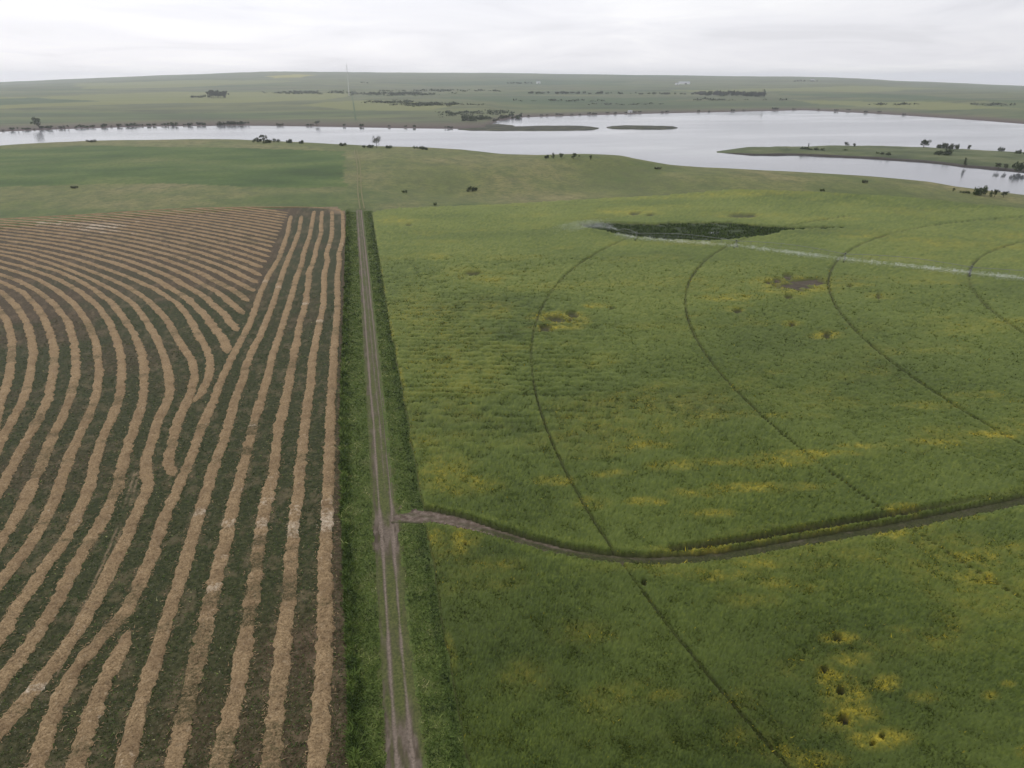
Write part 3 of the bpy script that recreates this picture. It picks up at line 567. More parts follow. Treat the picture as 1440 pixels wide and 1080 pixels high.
def verge(name, x0, x1, y0, y1, hfun, seed, step=0.35):
    ys = [y0]
    while ys[-1] < y1: ys.append(ys[-1] + np.clip(ys[-1] / 260, 0.28, 2.2))
    ys = np.array(ys); nx = int((x1 - x0) / 0.26) + 1; xs = np.linspace(x0, x1, nx); X, Y = np.meshgrid(xs, ys)
    Z = height(X, Y) + hfun(X, Y)
    return link(name, make_mesh(name, np.stack([X, Y, Z], -1).reshape(-1, 3), grid_faces(len(ys), nx), {'rank_shade': (np.clip(0.45 * np.exp(-((X - edge_x(Y) + 0.8) / 1.0) ** 2) * (0.5 + fbm(X * 0.7, Y * 0.5, 116, 3)) + np.exp(-((X - vl(Y) - 1.3) / 0.8) ** 2) * sstep(0.42, 0.6, fbm(X * 0.6, Y * 0.4, 115, 3)), 0, 1)).ravel()}), M_verge, kind='structure')
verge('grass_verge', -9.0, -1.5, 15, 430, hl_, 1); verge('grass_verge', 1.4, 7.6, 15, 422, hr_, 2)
n = 70000
y = np.exp(rng.uniform(np.log(50), np.log(420), n)); lf = rng.random(n) < 0.6
x = np.where(lf, vl(y) + 0.15 + (rng.random(n) ** 1.5) * (-2.3 - vl(y)), rng.uniform(2.2, 6.4, n)); k = ~((~lf) & (np.abs(y - 105.2) < 2.2)); x, y, lf = x[k], y[k], lf[k]; n = len(x)
zz_ = height(x, y) + np.where(lf, hl_(x, y), hr_(x, y)) - 0.05
wd_ = np.exp(-((x - vl(y) - 0.8) / 0.8) ** 2)
tn = np.clip(0.50 + 1.3 * (fbm(x / 1.6, y / 2.2, 111, 3) - 0.5) + rng.normal(0, 0.12, n) - 0.30 * np.exp(-((x - edge_x(y) + 0.75) / 0.85) ** 2) - 0.15 * wd_ + 0.45 * (rng.random(n) > 0.93) * (fbm(x / 6, y / 9, 112, 2) > 0.52), 0, 1)  # blades darkened along the crop edge: shade painted into their tone
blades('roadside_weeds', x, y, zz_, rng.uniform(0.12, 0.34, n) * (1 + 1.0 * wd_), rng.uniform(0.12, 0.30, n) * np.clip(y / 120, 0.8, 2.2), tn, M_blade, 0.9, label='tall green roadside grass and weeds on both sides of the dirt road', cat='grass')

# ------------------------------------------------------------------ canola crop (right)
def disc(px, py, rx, ry):
    c = ground(px, py); ax = ground(px + rx, py) - c; ay = (ground(px, py - ry) - ground(px, py + ry)) / 2
    return c, np.linalg.inv(np.c_[ax, ay])
def disc_val(ds_, x, y, wob=0.5, sc_=6.0, seed=0, soft=(1.25, 0.75)):
    r = np.zeros(np.shape(x)); w_ = (fbm(x / sc_, y / sc_, 200 + seed, 4) - 0.5) * 2 * wob
    for (c, M), amp in ds_:
        B = np.linalg.inv(M); ex = np.hypot(B[0, 0], B[0, 1]) * 2.4; ey = np.hypot(B[1, 0], B[1, 1]) * 2.4
        k = np.nonzero((np.abs(x - c[0]) < ex) & (np.abs(y - c[1]) < ey))
        if not len(k[0]): continue
        dx_, dy_ = x[k] - c[0], y[k] - c[1]; q = np.hypot(M[0, 0] * dx_ + M[0, 1] * dy_, M[1, 0] * dx_ + M[1, 1] * dy_)
        r[k] = np.maximum(r[k], amp * sstep(soft[0], soft[1], q + w_[k]))
    return r
BARE = [(1177,903,7,4),(1158,948,6,4.5),(1181,978,7,5),(1187,1019,10,7),(1238,1042,6,4),(1225,1053,6,4),(780,451,14,2.4),(805,446,12,2.2),(768,465,9,2.4),(802,452,5,1.5),(1092,397,9,4.2),(1118,403,24,5.5),(1140,399,16,4.5),(1162,475,7,2),(1113,460,5,1.5),(1235,420,5,2),
        (667,386.5,13,1.3),(1195,405,4,1),(1038,441,7,1.6),(892,301,10,1),(915,303,8,.8),(1045,305,16,1.4),(1080,399,6,3),(1108,391,8,2),(860,437,4,1.5),(905,826,4,2.5),(655,770,2.5,4),(1108,420,6,1.5),(575,318,4,1),(1415,273,10,.8)]
BARE = [(disc(q[0], q[1], q[2] * (0.82 if q[2] < 14 else 1.15), q[3] * (1.9 if q[3] < 2.7 else 0.82 if q[2] < 14 else 1.25)), 1.0) for q in BARE]
SLOUGH_PX = [(812,317,),(850,314.5),(900,316),(950,315),(1000,313.5),(1045,316),(1075,320),(1098,321),(1130,321.8),(1186,321),(1186,322.3),(1120,324),(1090,329),(1045,336.5),(1000,340.5),(950,339),(900,335),(856,328)]
slough_poly = np.array([ground(*q) for q in SLOUGH_PX])
YEL = [(560,312,28,5,.7),(600,330,25,4,.3),(880,300,42,4,.7),(1010,302,50,3,.4),(1045,306,50,3.5,.6),(905,293,60,4,.4),(700,285,120,3,.25),(1020,276,160,3.5,.5),(1250,274,120,3,.6),(1400,281,70,3,.5),(795,450,38,8,.9),(838,434,16,4,.8),(775,466,34,4,.9),(1020,422,50,5,.85),(1090,413,34,3,.8),(1032,440,16,4,.8),
   (1120,402,56,15,.75),(1235,420,24,6,.9),(1112,460,14,4,.9),(1162,475,22,5,.9),(1200,404,40,3,.6),(690,396,26,7,.6),(612,363,18,4,.6),(650,388,26,10,.35),(590,440,40,30,.3),(640,520,60,60,.28),(690,440,30,10,.35),(640,690,45,14,.6),(620,660,36,25,.4),(612,770,26,22,.85),(650,765,24,24,.7),(700,800,40,15,.35),
   (850,628,34,4,.6),(905,632,40,5,.7),(865,672,28,5,.7),(780,682,20,6,.6),(945,662,34,6,.75),(975,700,44,8,.9),(912,711,34,6,.9),(1045,692,54,6,.75),(1000,728,36,6,.6),(835,715,26,8,.5),(1075,655,50,6,.75),(1165,643,70,5,.85),(1220,633,40,5,.95),(1310,626,50,5,.85),(1400,614,60,6,.9),(1460,605,50,6,.8),(1010,655,46,6,.5),
   (1120,690,50,5,.4),(1090,590,60,6,.35),(1000,590,40,8,.4),(940,575,40,4,.4),(1265,722,26,6,.7),(1270,745,36,5,.6),(1350,735,60,4,.4),(990,778,54,5,.75),(1080,765,60,4,.65),(1180,747,60,4,.4),(1100,800,70,7,.5),(1010,815,60,8,.45),(1250,757,25,6,.6),(1350,790,46,12,.6),(1365,820,30,16,.7),(1420,775,30,8,.4),(1300,575,70,5,.4),(1380,560,60,5,.5),(1420,455,40,5,.5),(1360,470,30,4,.4),
   (1335,345,60,4,.5),(1430,350,40,4,.7),(1290,340,50,3,.5),(1210,335,40,2.5,.5),(1160,310,60,2.5,.4),(960,345,60,3,.35),(870,345,40,3,.35),(1260,300,60,2.5,.35),(1430,335,30,4,.6),(1000,410,36,4,.4),(1300,400,60,3,.4),
   (1177,905,24,8,.9),(1185,935,30,14,.7),(1162,955,22,14,.9),(1185,985,34,16,.9),(1195,1015,46,20,.85),(1238,1045,46,16,.9),(1240,968,22,12,.8),(1300,988,24,10,.8),(1265,892,16,6,.5),(1390,985,14,7,.7),(1415,970,10,5,.6),(1100,830,60,12,.45),(1065,850,46,14,.4),(1120,1075,60,10,.4),(1440,1065,16,10,.7),(930,985,40,10,.25),(820,900,50,20,.2),(1030,1040,30,20,.35),(1085,1060,26,16,.35),(745,960,40,30,.25)]
YEL = [(disc(a, b_, c_, d_), e) for a, b_, c_, d_, e in YEL]
TRACKS = [((323, 108), 288.56), ((320, 116), 236.36), ((348, 103), 218.77), ((354, 104), 175.74)]
ctop = np.array([ground(*q) for q in [(523, 301), (530, 297), (560, 292), (620, 288), (700, 283), (760, 279.5), (860, 274), (1000, 270.5), (1120, 269), (1200, 268.5), (1300, 269), (1340, 272), (1440, 281), (1520, 292), (1700, 315)]])
can_poly = np.vstack([ctop, [(600, 10), (5.6, 10)]])
def crop_fields(x, y):
    d = polar(x, y)[1]
    te, _ = line_dist(ctop, x, y)
    ins = inside(can_poly, x, y)
    j = (fbm(x / 1.2, y / 1.2, 302, 3) - 0.5)
    cov = sstep(-0.12, 0.28, x - edge_x(y) + j * 0.5) * np.where(ins, 1, 0)
    pd = np.full(np.shape(x), 99.0); gd = pd.copy(); gl = np.zeros(np.shape(x)); k = np.nonzero(y < 118)
    pd[k], _ = line_dist(PATH[::4], x[k], y[k]); gd[k], gl[k] = line_dist(GAP[::4], x[k], y[k])
    cov = cov * sstep(1.0, 1.5, pd + j * 0.6 - 0.8 * sstep(20, 8, x))
    cov = cov * (1 - (1 - sstep(0.35, 0.95, gd + j * 0.4)) * sstep(0.5, 2, gl) * (1 - 0.75 * sstep(40, 70, gl)))
    shade = np.zeros_like(cov)
    for i, ((cx_, cy_), r) in enumerate(TRACKS):
        q = np.hypot(x - cx_, y - cy_) - r; half = np.clip(d / 850, 0.16, 0.40)
        brk = 0.55 + 0.45 * sstep(0.30, 0.45, fbm(x / 14, y / 14, 310 + i, 2))
        if i == 1: brk = brk * (0.85 + 0.15 * sstep(80, 88, y + 0 * x))
        if i == 0: brk = brk * np.where((y < 84) & (y > 78), 0.35, 1)
        beh = np.where((x > 190) & (y > 262) & (i == 0) | (y > 345), 0.25, 1.0)
        cov = cov * (1 - brk * beh * np.exp(-(q / half) ** 2) * 0.95)
    bare = disc_val(BARE, x, y, 0.7, 2.2, 1, soft=(1.35, 0.55))
    cov = cov * (1 - bare)
    cov = cov * np.where(inside(slough_poly, x + (fbm(x / 7, y / 7, 350, 3) - 0.5) * 6, y + (fbm(x / 7, y / 7, 355, 3) - 0.5) * 6), 0, 1)
    sd, _ = line_dist(np.vstack([slough_poly, slough_poly[:1]]), x, y)
    yel = disc_val(YEL, x, y, 0.75, 9.0, 2, soft=(1.6, 0.3))
    str_ = fbm(x / 30, y / 12, 320, 4)
    yel = np.maximum(yel, 0.24 * sstep(0.54, 0.74, str_))
    yel = yel * (0.30 + 0.70 * sstep(0.33, 0.66, fbm(x / 2.2, y / 2.2, 321, 4)))
    yel = np.maximum(yel, 0.35 * sstep(0.8, 0.2, np.abs(x - edge_x(y) - 0.5)) * sstep(0.5, 0.7, fbm(y / 12, x * 0, 322, 2)))
    tone = 0.47 + (fbm(x / 45, y / 28, 330, 4) - 0.5) * 0.7 + 0.16 * sstep(120, 330, d) - 0.20 * sstep(130, 65, d)  # nearer crop toned darker, farther paler: vignetting and grazing light put into colour
    tone = tone - 0.55 * np.exp(-(((x - ground(985, 575)[0]) / 7) ** 2 + ((y - ground(985, 575)[1]) / 8) ** 2)) * 0.6
    tone = tone + 0.22 * np.exp(-((pd - 2.6) / 0.7) ** 2) - 0.15 * sstep(16, 2, sd)
    return cov, yel, np.clip(tone, 0.02, 0.98), pd
aa = np.arange(-14, 60.01, 0.115); rr = np.array([row_dist(y) for y in np.r_[np.arange(1400, 560, -2.6), np.arange(560, 264, -1.35)]])
A, D = np.meshgrid(aa, rr); A = A + (rng.random(A.shape) - 0.5) * 0.05; X, Y = unpolar(A, D)
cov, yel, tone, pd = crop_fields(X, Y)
rip = np.sin((Y * 0.9 + X * 0.25) * 2.2 + 5 * fbm(X / 14, Y / 14, 340, 2)) * sstep(90, 20, X) * sstep(110, 150, Y) * sstep(330, 230, Y)
rip2 = np.sin((X * 0.75 + Y * 0.5) * 2.6 + 6 * fbm(X / 10, Y / 10, 341, 2)) * 0.6
lodge = sstep(100, 40, X) * sstep(105, 140, Y) * sstep(340, 260, Y)
hgt = 0.92 + (0.28 + 0.32 * lodge) * (fbm(X / 2.2, Y / 1.7, 342, 3) - 0.5) + 0.10 * rip + 0.04 * rip2 + rng.normal(0, 1, X.shape) * np.clip(0.05 + D / 6000, 0, 0.10) - 0.12 * yel
Z = height(X, Y) + np.where(cov > 0.01, cov, -0.0) * hgt - 0.12 * (1 - cov)
V = np.stack([X, Y, Z], -1).reshape(-1, 3); Fc = grid_faces(len(rr), len(aa))
cen_s = slough_poly.mean(0); cf = cov.ravel()[Fc].max(1); pf = pd.ravel()[Fc].min(1)
cn = V[Fc].mean(1); keep = inside(can_poly, cn[:, 0], cn[:, 1]) & ((cf > 0.02) | ((pf > 0.9) & (~inside(cen_s + (slough_poly - cen_s) * 0.85, cn[:, 0], cn[:, 1])) & (cn[:, 0] > 6.2))) & (cn[:, 0] < 470)
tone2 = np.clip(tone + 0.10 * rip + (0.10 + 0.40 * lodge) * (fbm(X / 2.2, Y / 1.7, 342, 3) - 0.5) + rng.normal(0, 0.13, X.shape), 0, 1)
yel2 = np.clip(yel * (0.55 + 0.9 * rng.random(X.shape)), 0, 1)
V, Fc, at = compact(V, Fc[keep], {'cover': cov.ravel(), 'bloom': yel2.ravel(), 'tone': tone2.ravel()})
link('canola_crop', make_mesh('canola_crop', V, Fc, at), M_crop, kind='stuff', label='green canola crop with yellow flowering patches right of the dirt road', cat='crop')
# single plants standing out of the canopy
n = 430000
d = np.exp(rng.uniform(np.log(52), np.log(300), n)); az = rng.uniform(-14, 58, n); x, y = unpolar(az, d); k = x > 4.5; x, y, d = x[k], y[k], d[k]
cov, yel, tone, pd = crop_fields(x, y); k = cov > 0.6; x, y, d, yel, tone = x[k], y[k], d[k], yel[k], tone[k]; n = len(x)
hgt = 0.80 + 0.34 * (fbm(x / 2.2, y / 2.2, 342, 3) - 0.5)
fl = (rng.random(n) < np.clip(yel * 0.60 + 0.012, 0, 1)).astype(float)
blades('canola_plants', x, y, height(x, y) + hgt * 0.9, rng.uniform(0.16, 0.42, n), rng.uniform(0.10, 0.26, n) * np.clip(d / 120, 0.75, 2.0), np.clip(tone + rng.normal(0.04, 0.16, n), 0, 1), M_leaf, 0.75, {'bloom': fl * rng.uniform(0.5, 1, n)},
       label='upright canola stems and flower heads above the crop canopy', cat='crop')

# slough with reeds, bare grey patch
def flat_patch(name, poly, mat, lift, kind='structure', label=None, cat=None, amp=0.0):
    x0, y0 = poly.min(0); x1, y1 = poly.max(0); X, Y = np.meshgrid(np.arange(x0 - 1, x1 + 2, 1.0), np.arange(y0 - 1, y1 + 2, 1.0))
    V = np.stack([X, Y, height(X, Y) + lift + amp * (fbm(X / 3, Y / 3, 5, 3) - 0.3)], -1).reshape(-1, 3); Fq = grid_faces(*X.shape); c = V[Fq].mean(1); k = inside(poly, c[:, 0], c[:, 1])
    V, Fq, _ = compact(V, Fq[k], {}); return link(name, make_mesh(name, V, Fq), mat, kind=kind, label=label, cat=cat)
cen = slough_poly.mean(0)
flat_patch('slough_bed', cen + (slough_poly - cen) * 1.05, M_slough, 0.02, amp=0.35)
n = 26000; x = rng.uniform(slough_poly[:, 0].min(), slough_poly[:, 0].max(), n); y = rng.uniform(slough_poly[:, 1].min(), slough_poly[:, 1].max(), n)
k = inside(slough_poly, x, y) & (fbm(x / 6, y / 6, 400, 3) > 0.36); x, y = x[k], y[k]; n = len(x)
blades('slough_reeds', x, y, height(x, y), rng.uniform(0.4, 1.2, n), rng.uniform(0.25, 0.6, n), np.clip(rng.normal(0.24, 0.18, n), 0, 0.8), M_blade, 0.6, label='dark reed bed in the wet hollow of the canola field', cat='reeds')
bp = np.array([ground(*q) for q in [(1074, 398), (1085, 391), (1105, 389), (1125, 395), (1150, 393), (1164, 399), (1150, 408), (1125, 412), (1095, 407)]])
flat_patch('bare_soil', bp, M_mud, 0.03)
wp = np.array([ground(*q) for q in [(995, 327), (1010, 326), (1012, 328.5), (998, 329)]]); flat_patch('puddle', wp, M_water, 0.28)

# ------------------------------------------------------------------ centre pivot irrigator and its spray
class MB:
    def __init__(s): s.v = []; s.f = []
    def bar(s, a, b_, r, n=5):
        a = np.array(a, float); b_ = np.array(b_, float); d = b_ - a; L = np.linalg.norm(d); d /= L
        u = np.cross(d, (0, 0, 1) if abs(d[2]) < 0.9 else (1, 0, 0)); u /= np.linalg.norm(u); v = np.cross(d, u); i0 = len(s.v)
        for p in (a, b_):
            for k in range(n): t = 2 * math.pi * k / n; s.v.append(p + r * (math.cos(t) * u + math.sin(t) * v))
        for k in range(n): s.f.append((i0 + k, i0 + (k + 1) % n, i0 + n + (k + 1) % n, i0 + n + k))
        s.f.append(tuple(i0 + n - 1 - k for k in range(n))); s.f.append(tuple(i0 + n + k for k in range(n)))
    def box(s, c, sz, rz=0):
        c = np.array(c); i0 = len(s.v)
        for z in (-1, 1):
            for x, y in ((-1, -1), (1, -1), (1, 1), (-1, 1)):
                X, Y = x * sz[0] / 2, y * sz[1] / 2; s.v.append(c + (X * math.cos(rz) - Y * math.sin(rz), X * math.sin(rz) + Y * math.cos(rz), z * sz[2] / 2))
        for q in ((3, 2, 1, 0), (4, 5, 6, 7), (0, 1, 5, 4), (1, 2, 6, 5), (2, 3, 7, 6), (3, 0, 4, 7)): s.f.append(tuple(i0 + k for k in q))
    def mesh(s, name):
        m = bpy.data.meshes.new(name); m.from_pydata([tuple(map(float, q)) for q in s.v], [], s.f); return m
PIV = [ground(*q, 2.0) for q in [(868, 328), (895, 333), (1035, 344), (1188, 363), (1365, 382)]] + [np.array([285., 172.]), np.array([318., 128.]), np.array([336., 105.])]
pv = link('centre_pivot_irrigator', None, label='long wheeled irrigation boom spraying water across the canola field', cat='irrigator', loc=(*PIV[-1], 0))
def part(name, mb, mat, parent):
    m = mb.mesh(name); o = link(name, m, mat, parent=parent); m.transform(__import__('mathutils').Matrix.Translation((-PIV[-1][0], -PIV[-1][1], 0))); return o
def zat(p): return float(height(p[0], p[1]))
for i in range(len(PIV) - 1):
    a, b_ = PIV[i], PIV[i + 1]; L = np.linalg.norm(b_ - a); dr = (b_ - a) / L; nn = np.array([-dr[1], dr[0]])
    mb = MB(); za, zb = zat(a) + 3.7, zat(b_) + 3.7; n = max(3, int(L / 6)); pts = [np.array([*(a + (b_ - a) * k / n), za + (zb - za) * k / n + 1.2 * math.sin(math.pi * k / n)]) for k in range(n + 1)]
    for p, q in zip(pts[:-1], pts[1:]): mb.bar(p, q, 0.085, 6)
    sp = part('span_pipe', mb, M_galv, pv)
    mb = MB(); low = [[pts[k] + np.array([*(nn * s_ * 0.9), -1.3]) for k in range(1, n)] for s_ in (-1, 1)]
    for s_ in (0, 1):
        ch = [pts[0]] + low[s_] + [pts[-1]]
        for p, q in zip(ch[:-1], ch[1:]): mb.bar(p, q, 0.02, 3)
        for k in range(1, n): mb.bar(pts[k], low[s_][k - 1], 0.03, 3)
    for k in range(n - 1): mb.bar(low[0][k], low[1][k], 0.03, 3)
    part('truss', mb, M_galv, sp)
    mb = MB()
    for k in range(1, 2 * n):
        p = np.array([*(a + (b_ - a) * k / (2 * n)), 0]); zt = np.interp(k / 2, range(n + 1), [q[2] for q in pts]); mb.bar((p[0], p[1], zt), (p[0], p[1], zt - 1.7), 0.025, 3)
    part('drop_hoses', mb, M_tyre, sp)['kind'] = 'stuff'
for i, p in enumerate(PIV[1:-1]):
    q = PIV[i + 2]; dr = (q - p) / np.linalg.norm(q - p); nn = np.array([-dr[1], dr[0]]); z0 = zat(p)
    mb = MB()
    for s_ in (-1, 1):
        w_ = p + nn * s_ * 2.1
        mb.bar((*w_, z0 + 0.65), (*(p + dr * 0.25), z0 + 3.7), 0.06, 4); mb.bar((*w_, z0 + 0.65), (*(p - dr * 0.25), z0 + 3.7), 0.06, 4)
    mb.bar((*(p + nn * 2.1), z0 + 0.7), (*(p - nn * 2.1), z0 + 0.7), 0.09, 4); mb.box((*p, z0 + 4.05), (0.5, 0.4, 0.5), math.atan2(dr[1], dr[0]))
    tw = part('tower', mb, M_galv, pv)
    for s_ in (-1, 1):
        mb = MB(); w_ = p + nn * s_ * 2.1; mb.bar((*(w_ - dr * 0.17), z0 + 0.62), (*(w_ + dr * 0.17), z0 + 0.62), 0.64, 14); part('wheel', mb, M_tyre, tw)
mb = MB(); c0 = PIV[-1]
for sx in (-1, 1):
    for sy in (-1, 1): mb.bar((c0[0] + sx * 1.6, c0[1] + sy * 1.6, 0), (c0[0] + sx * 0.2, c0[1] + sy * 0.2, 3.9), 0.07, 4)
mb.bar((*c0, 0), (*c0, 3.9), 0.12, 8); part('pivot_stand', mb, M_galv, pv)
# spray: falling drops under every nozzle, and the end-gun jet
drops = []
line = np.array(PIV[:6]); seg = np.hypot(*np.diff(line, axis=0).T); s = np.r_[0, np.cumsum(seg)]
for st in np.arange(1.0, s[-1] - 1, 2.4):
    c = np.array([np.interp(st, s, line[:, 0]), np.interp(st, s, line[:, 1])]); m = int(rng.uniform(60, 520)); 
    r = np.abs(rng.normal(0, 1.0, m)) ** 0.8 * 2.2; a = rng.uniform(0, 2 * np.pi, m); u = np.clip(r / 4.2, 0, 1)
    z = zat(c) + 0.7 + (2.0 - 1.9 * u ** 1.6) * rng.uniform(0.35, 1.0, m)
    drops.append(np.c_[c[0] + r * np.cos(a), c[1] + r * np.sin(a), z])
gun = PIV[0]; out_d = (PIV[0] - PIV[1]) / np.linalg.norm(PIV[0] - PIV[1])
m = 7000; u = rng.random(m) ** 0.7; ang = rng.normal(0, 0.30, m); dv = np.c_[out_d[0] * np.cos(ang) - out_d[1] * np.sin(ang), out_d[0] * np.sin(ang) + out_d[1] * np.cos(ang)]
rr_ = 36 * u; drops.append(np.c_[gun[0] + dv[:, 0] * rr_, gun[1] + dv[:, 1] * rr_, zat(gun) + 3.9 + 20 * u * (1 - u) * 0.62 - 2.4 * u - rng.random(m) ** 0.8 * (0.5 + 7.0 * u * (1 - 0.35 * u))])
P = np.vstack(drops); P = P[P[:, 2] > height(P[:, 0], P[:, 1]) + 0.3]; n = len(P)
sz = rng.uniform(0.05, 0.13, (n, 1)); q = rng.normal(0, 1, (n, 3, 3)); q /= np.linalg.norm(q, axis=2, keepdims=True)
link('irrigation_spray', make_mesh('irrigation_spray', (P[:, None] + q * sz[:, None]).reshape(-1, 3), np.arange(3 * n).reshape(-1, 3), smooth=False), M_spray, kind='stuff', label='white water spray falling along the irrigation boom', cat='spray')

# ------------------------------------------------------------------ trees and shrubs
def leaf_crown(name, n, lobes, leaf, squash=1.0, seed=0):
    """leaf-sized faces spread through uneven lobes; unit = metres"""
    r = np.random.default_rng(seed); k = r.integers(0, len(lobes), n); L = np.array(lobes)[k]
    q = r.normal(0, 1, (n, 3)); q /= np.linalg.norm(q, axis=1)[:, None]; rad_ = r.random(n)[:, None] ** 0.45
    c = L[:, :3] + q * rad_ * L[:, 3:4] * np.array([1, 1, squash]); c[:, 2] = np.maximum(c[:, 2], 0.15)
    a = r.normal(0, 1, (n, 3)); a /= np.linalg.norm(a, axis=1)[:, None]; b_ = np.cross(a, r.normal(0, 1, (n, 3))); b_ /= np.linalg.norm(b_, axis=1)[:, None] + 1e-9
    s_ = leaf * r.uniform(0.6, 1.3, (n, 1)); V = np.stack([c - a * s_, c + b_ * s_ * 0.6, c + a * s_, c - b_ * s_ * 0.6], 1).reshape(-1, 3)
    return make_mesh(name, V, np.arange(4 * n).reshape(-1, 4), smooth=False)
def trunk_mesh(name, h, r0, limbs, seed=0):
    mb = MB(); r = np.random.default_rng(seed); p = np.array([0, 0, -0.4]); rad0 = r0
    for k in range(4):
        q = p + np.array([r.normal(0, 0.04 * h), r.normal(0, 0.04 * h), h / 4]); mb.bar(p, q, rad0 * (1 - 0.2 * k), 6); p = q
        for _ in range(limbs if k > 0 else limbs // 3):
            a = r.uniform(0, 6.28); e = q + np.array([math.cos(a) * h * 0.35, math.sin(a) * h * 0.35, h * r.uniform(0.15, 0.35)]); mb.bar(q, e, rad0 * 0.35, 4)
            for _ in range(2): mb.bar(e, e + np.array([r.normal(0, h * .12), r.normal(0, h * .12), h * r.uniform(.08, .2)]), rad0 * 0.15, 3)
    return mb.mesh(name)
def lobes(kind, r):
    if kind == 'shrub': return [(r.normal(0, 1.1), r.normal(0, 1.1), r.uniform(0.5, 1.3), r.uniform(0.6, 1.1)) for _ in range(7)]
    if kind == 'wide': return [(r.uniform(-4, 4), r.normal(0, 1.4), r.uniform(0.5, 1.6), r.uniform(0.8, 1.5)) for _ in range(12)]
    if kind == 'tree': return [(r.normal(0, 1.3), r.normal(0, 1.3), r.uniform(2.2, 5.6), r.uniform(0.8, 1.5)) for _ in range(11)]
    if kind == 'tall': return [(r.normal(0, 0.7), r.normal(0, 0.7), 1.4 + 5.6 * k / 9, 1.25 - 0.08 * k) for k in range(10)]
KINDS = {}
for kind, n_, leaf, th, tr, lm in (('shrub', 420, 0.30, 1.2, 0.10, 3), ('wide', 800, 0.34, 1.2, 0.12, 3), ('tree', 760, 0.32, 4.2, 0.22, 4), ('tall', 700, 0.32, 5.5, 0.22, 3)):
    KINDS[kind] = []
    for v_ in range(4):
        r = np.random.default_rng(hash(kind) % 1000 + v_ if False else len(kind) * 31 + v_)
        cm = leaf_crown(kind + '_crown', n_, lobes(kind, r), leaf, 1.0, v_ + len(kind) * 7); cm.materials.append(M_foli[v_ % 3])
        tm = trunk_mesh(kind + '_trunk', th, tr, lm, v_ + 5); tm.materials.append(M_bark); KINDS[kind].append((cm, tm))
def plant(name, kind, pos, size, label, cat, group=None, var=None, sx=1.0):
    cm, tm = KINDS[kind][random.randrange(4) if var is None else var]
    o = link(name, None, label=label, cat=cat, group=group, loc=tuple(float(q) for q in pos), rz=random.uniform(0, 6.28) if kind != 'wide' else -YAW + random.uniform(-.2, .2), scale=(size * sx, size * sx, size))
    link('crown', cm, None, parent=o); link('trunk', tm, None, parent=o); return o
def at_px(px, py):
    p = ray_ground(px, py); return p
def px_m(p): return math.hypot(math.hypot(p[0], p[1]), EYE - p[2]) / F_PX     # metres per photo pixel there
# lone tree on the near bank
p = at_px(530, 208); S = px_m(p) * 18
r = np.random.default_rng(3); lb = [(math.cos(k * 2.4) * S * .26 * (0.5 + 0.5 * r.random()), math.sin(k * 2.4) * S * .26, S * (0.40 + 0.5 * r.random()), S * r.uniform(.09, .16)) for k in range(11)]
lt = link('lone_tree', None, label='lone tree with an open airy crown on the near lake bank', cat='tree', loc=tuple(p))
link('crown', leaf_crown('lone_crown', 720, lb, 0.36, 1.0, 9), M_foli[2], parent=lt); link('trunk', trunk_mesh('lone_trunk', S * 0.62, 0.34, 5, 4), M_bark, parent=lt)
NEAR = [  # photo base point, height px, kind, width factor, label
 (371, 200, 9, 'tree', 1.2, 'largest dark shrub on the near bank left of the lone tree'), (362, 200, 5, 'wide', 1.0, 'low dark bush left of the largest bank shrub'), (381, 200.5, 5, 'shrub', 1.4, 'low dark bush right of the largest bank shrub'),
 (406, 201, 5, 'wide', .8, 'spreading bush on the near bank, left of a bush pair'), (423, 202, 4.5, 'wide', .7, 'spreading bush on the near bank, right of a bush pair'), (480, 205, 3.5, 'shrub', 1.5, 'small dark bush on the near bank in line with the green field corner'),
 (519, 208, 4, 'shrub', 1.4, 'small bush at the left foot of the lone tree'), (545, 208.5, 3.5, 'shrub', 1.3, 'small bush just right of the lone tree'), (589, 209.5, 4, 'shrub', 1.3, 'left one of two small bushes right of the lone tree'), (598, 210.5, 3.5, 'shrub', 1.0, 'right one of two small bushes right of the lone tree'),
 (768, 223, 5, 'wide', .6, 'low bush at the left end of the bank tree cluster'), (778, 223, 8, 'tall', 1.0, 'slim dark tree in the bank tree cluster'), (790, 223, 7, 'tree', 1.1, 'rounded tree in the middle of the bank tree cluster'), (807, 224, 8, 'tree', 1.2, 'rounded tree at the right of the bank tree cluster'), (830, 225, 6, 'tree', .8, 'small lone tree right of the bank tree cluster'),
 (1216, 257.5, 4, 'wide', .8, 'low dark bush on the bank crest facing the peninsula'), (1156, 269, 3, 'wide', 1.0, 'flat dark bush at the canola field top edge'), (1340, 270, 5, 'tree', .7, 'small round tree at the left of the right-hand bank trees'), (1358, 272, 3, 'shrub', 1.0, 'tiny bush between two right-hand bank trees'), (1379, 275, 10, 'wide', 0.9, 'largest bushy tree clump on the right-hand bank'), (1399, 277, 8, 'tree', 1.0, 'round tree right of the largest right-hand bank clump'), (1411, 278, 7, 'tree', 1.1, 'rightmost round tree on the near bank'),
 (664, 269, 6, 'wide', 1.1, 'dark willow bush in the pasture hollow'), (569, 271, 3.5, 'wide', 1.1, 'flat dark bush in the pasture left of the hollow'), (612, 289, 4, 'wide', .6, 'dark bush at the far left edge of the canola field'), (925, 238, 3, 'wide', 1.4, 'long low bush on the lake side slope'),
 (128, 200, 3, 'shrub', 1.3, 'small bush on the left bank crest'), (105, 265, 2.8, 'wide', 1.5, 'low dark willow patch in the left pasture')]
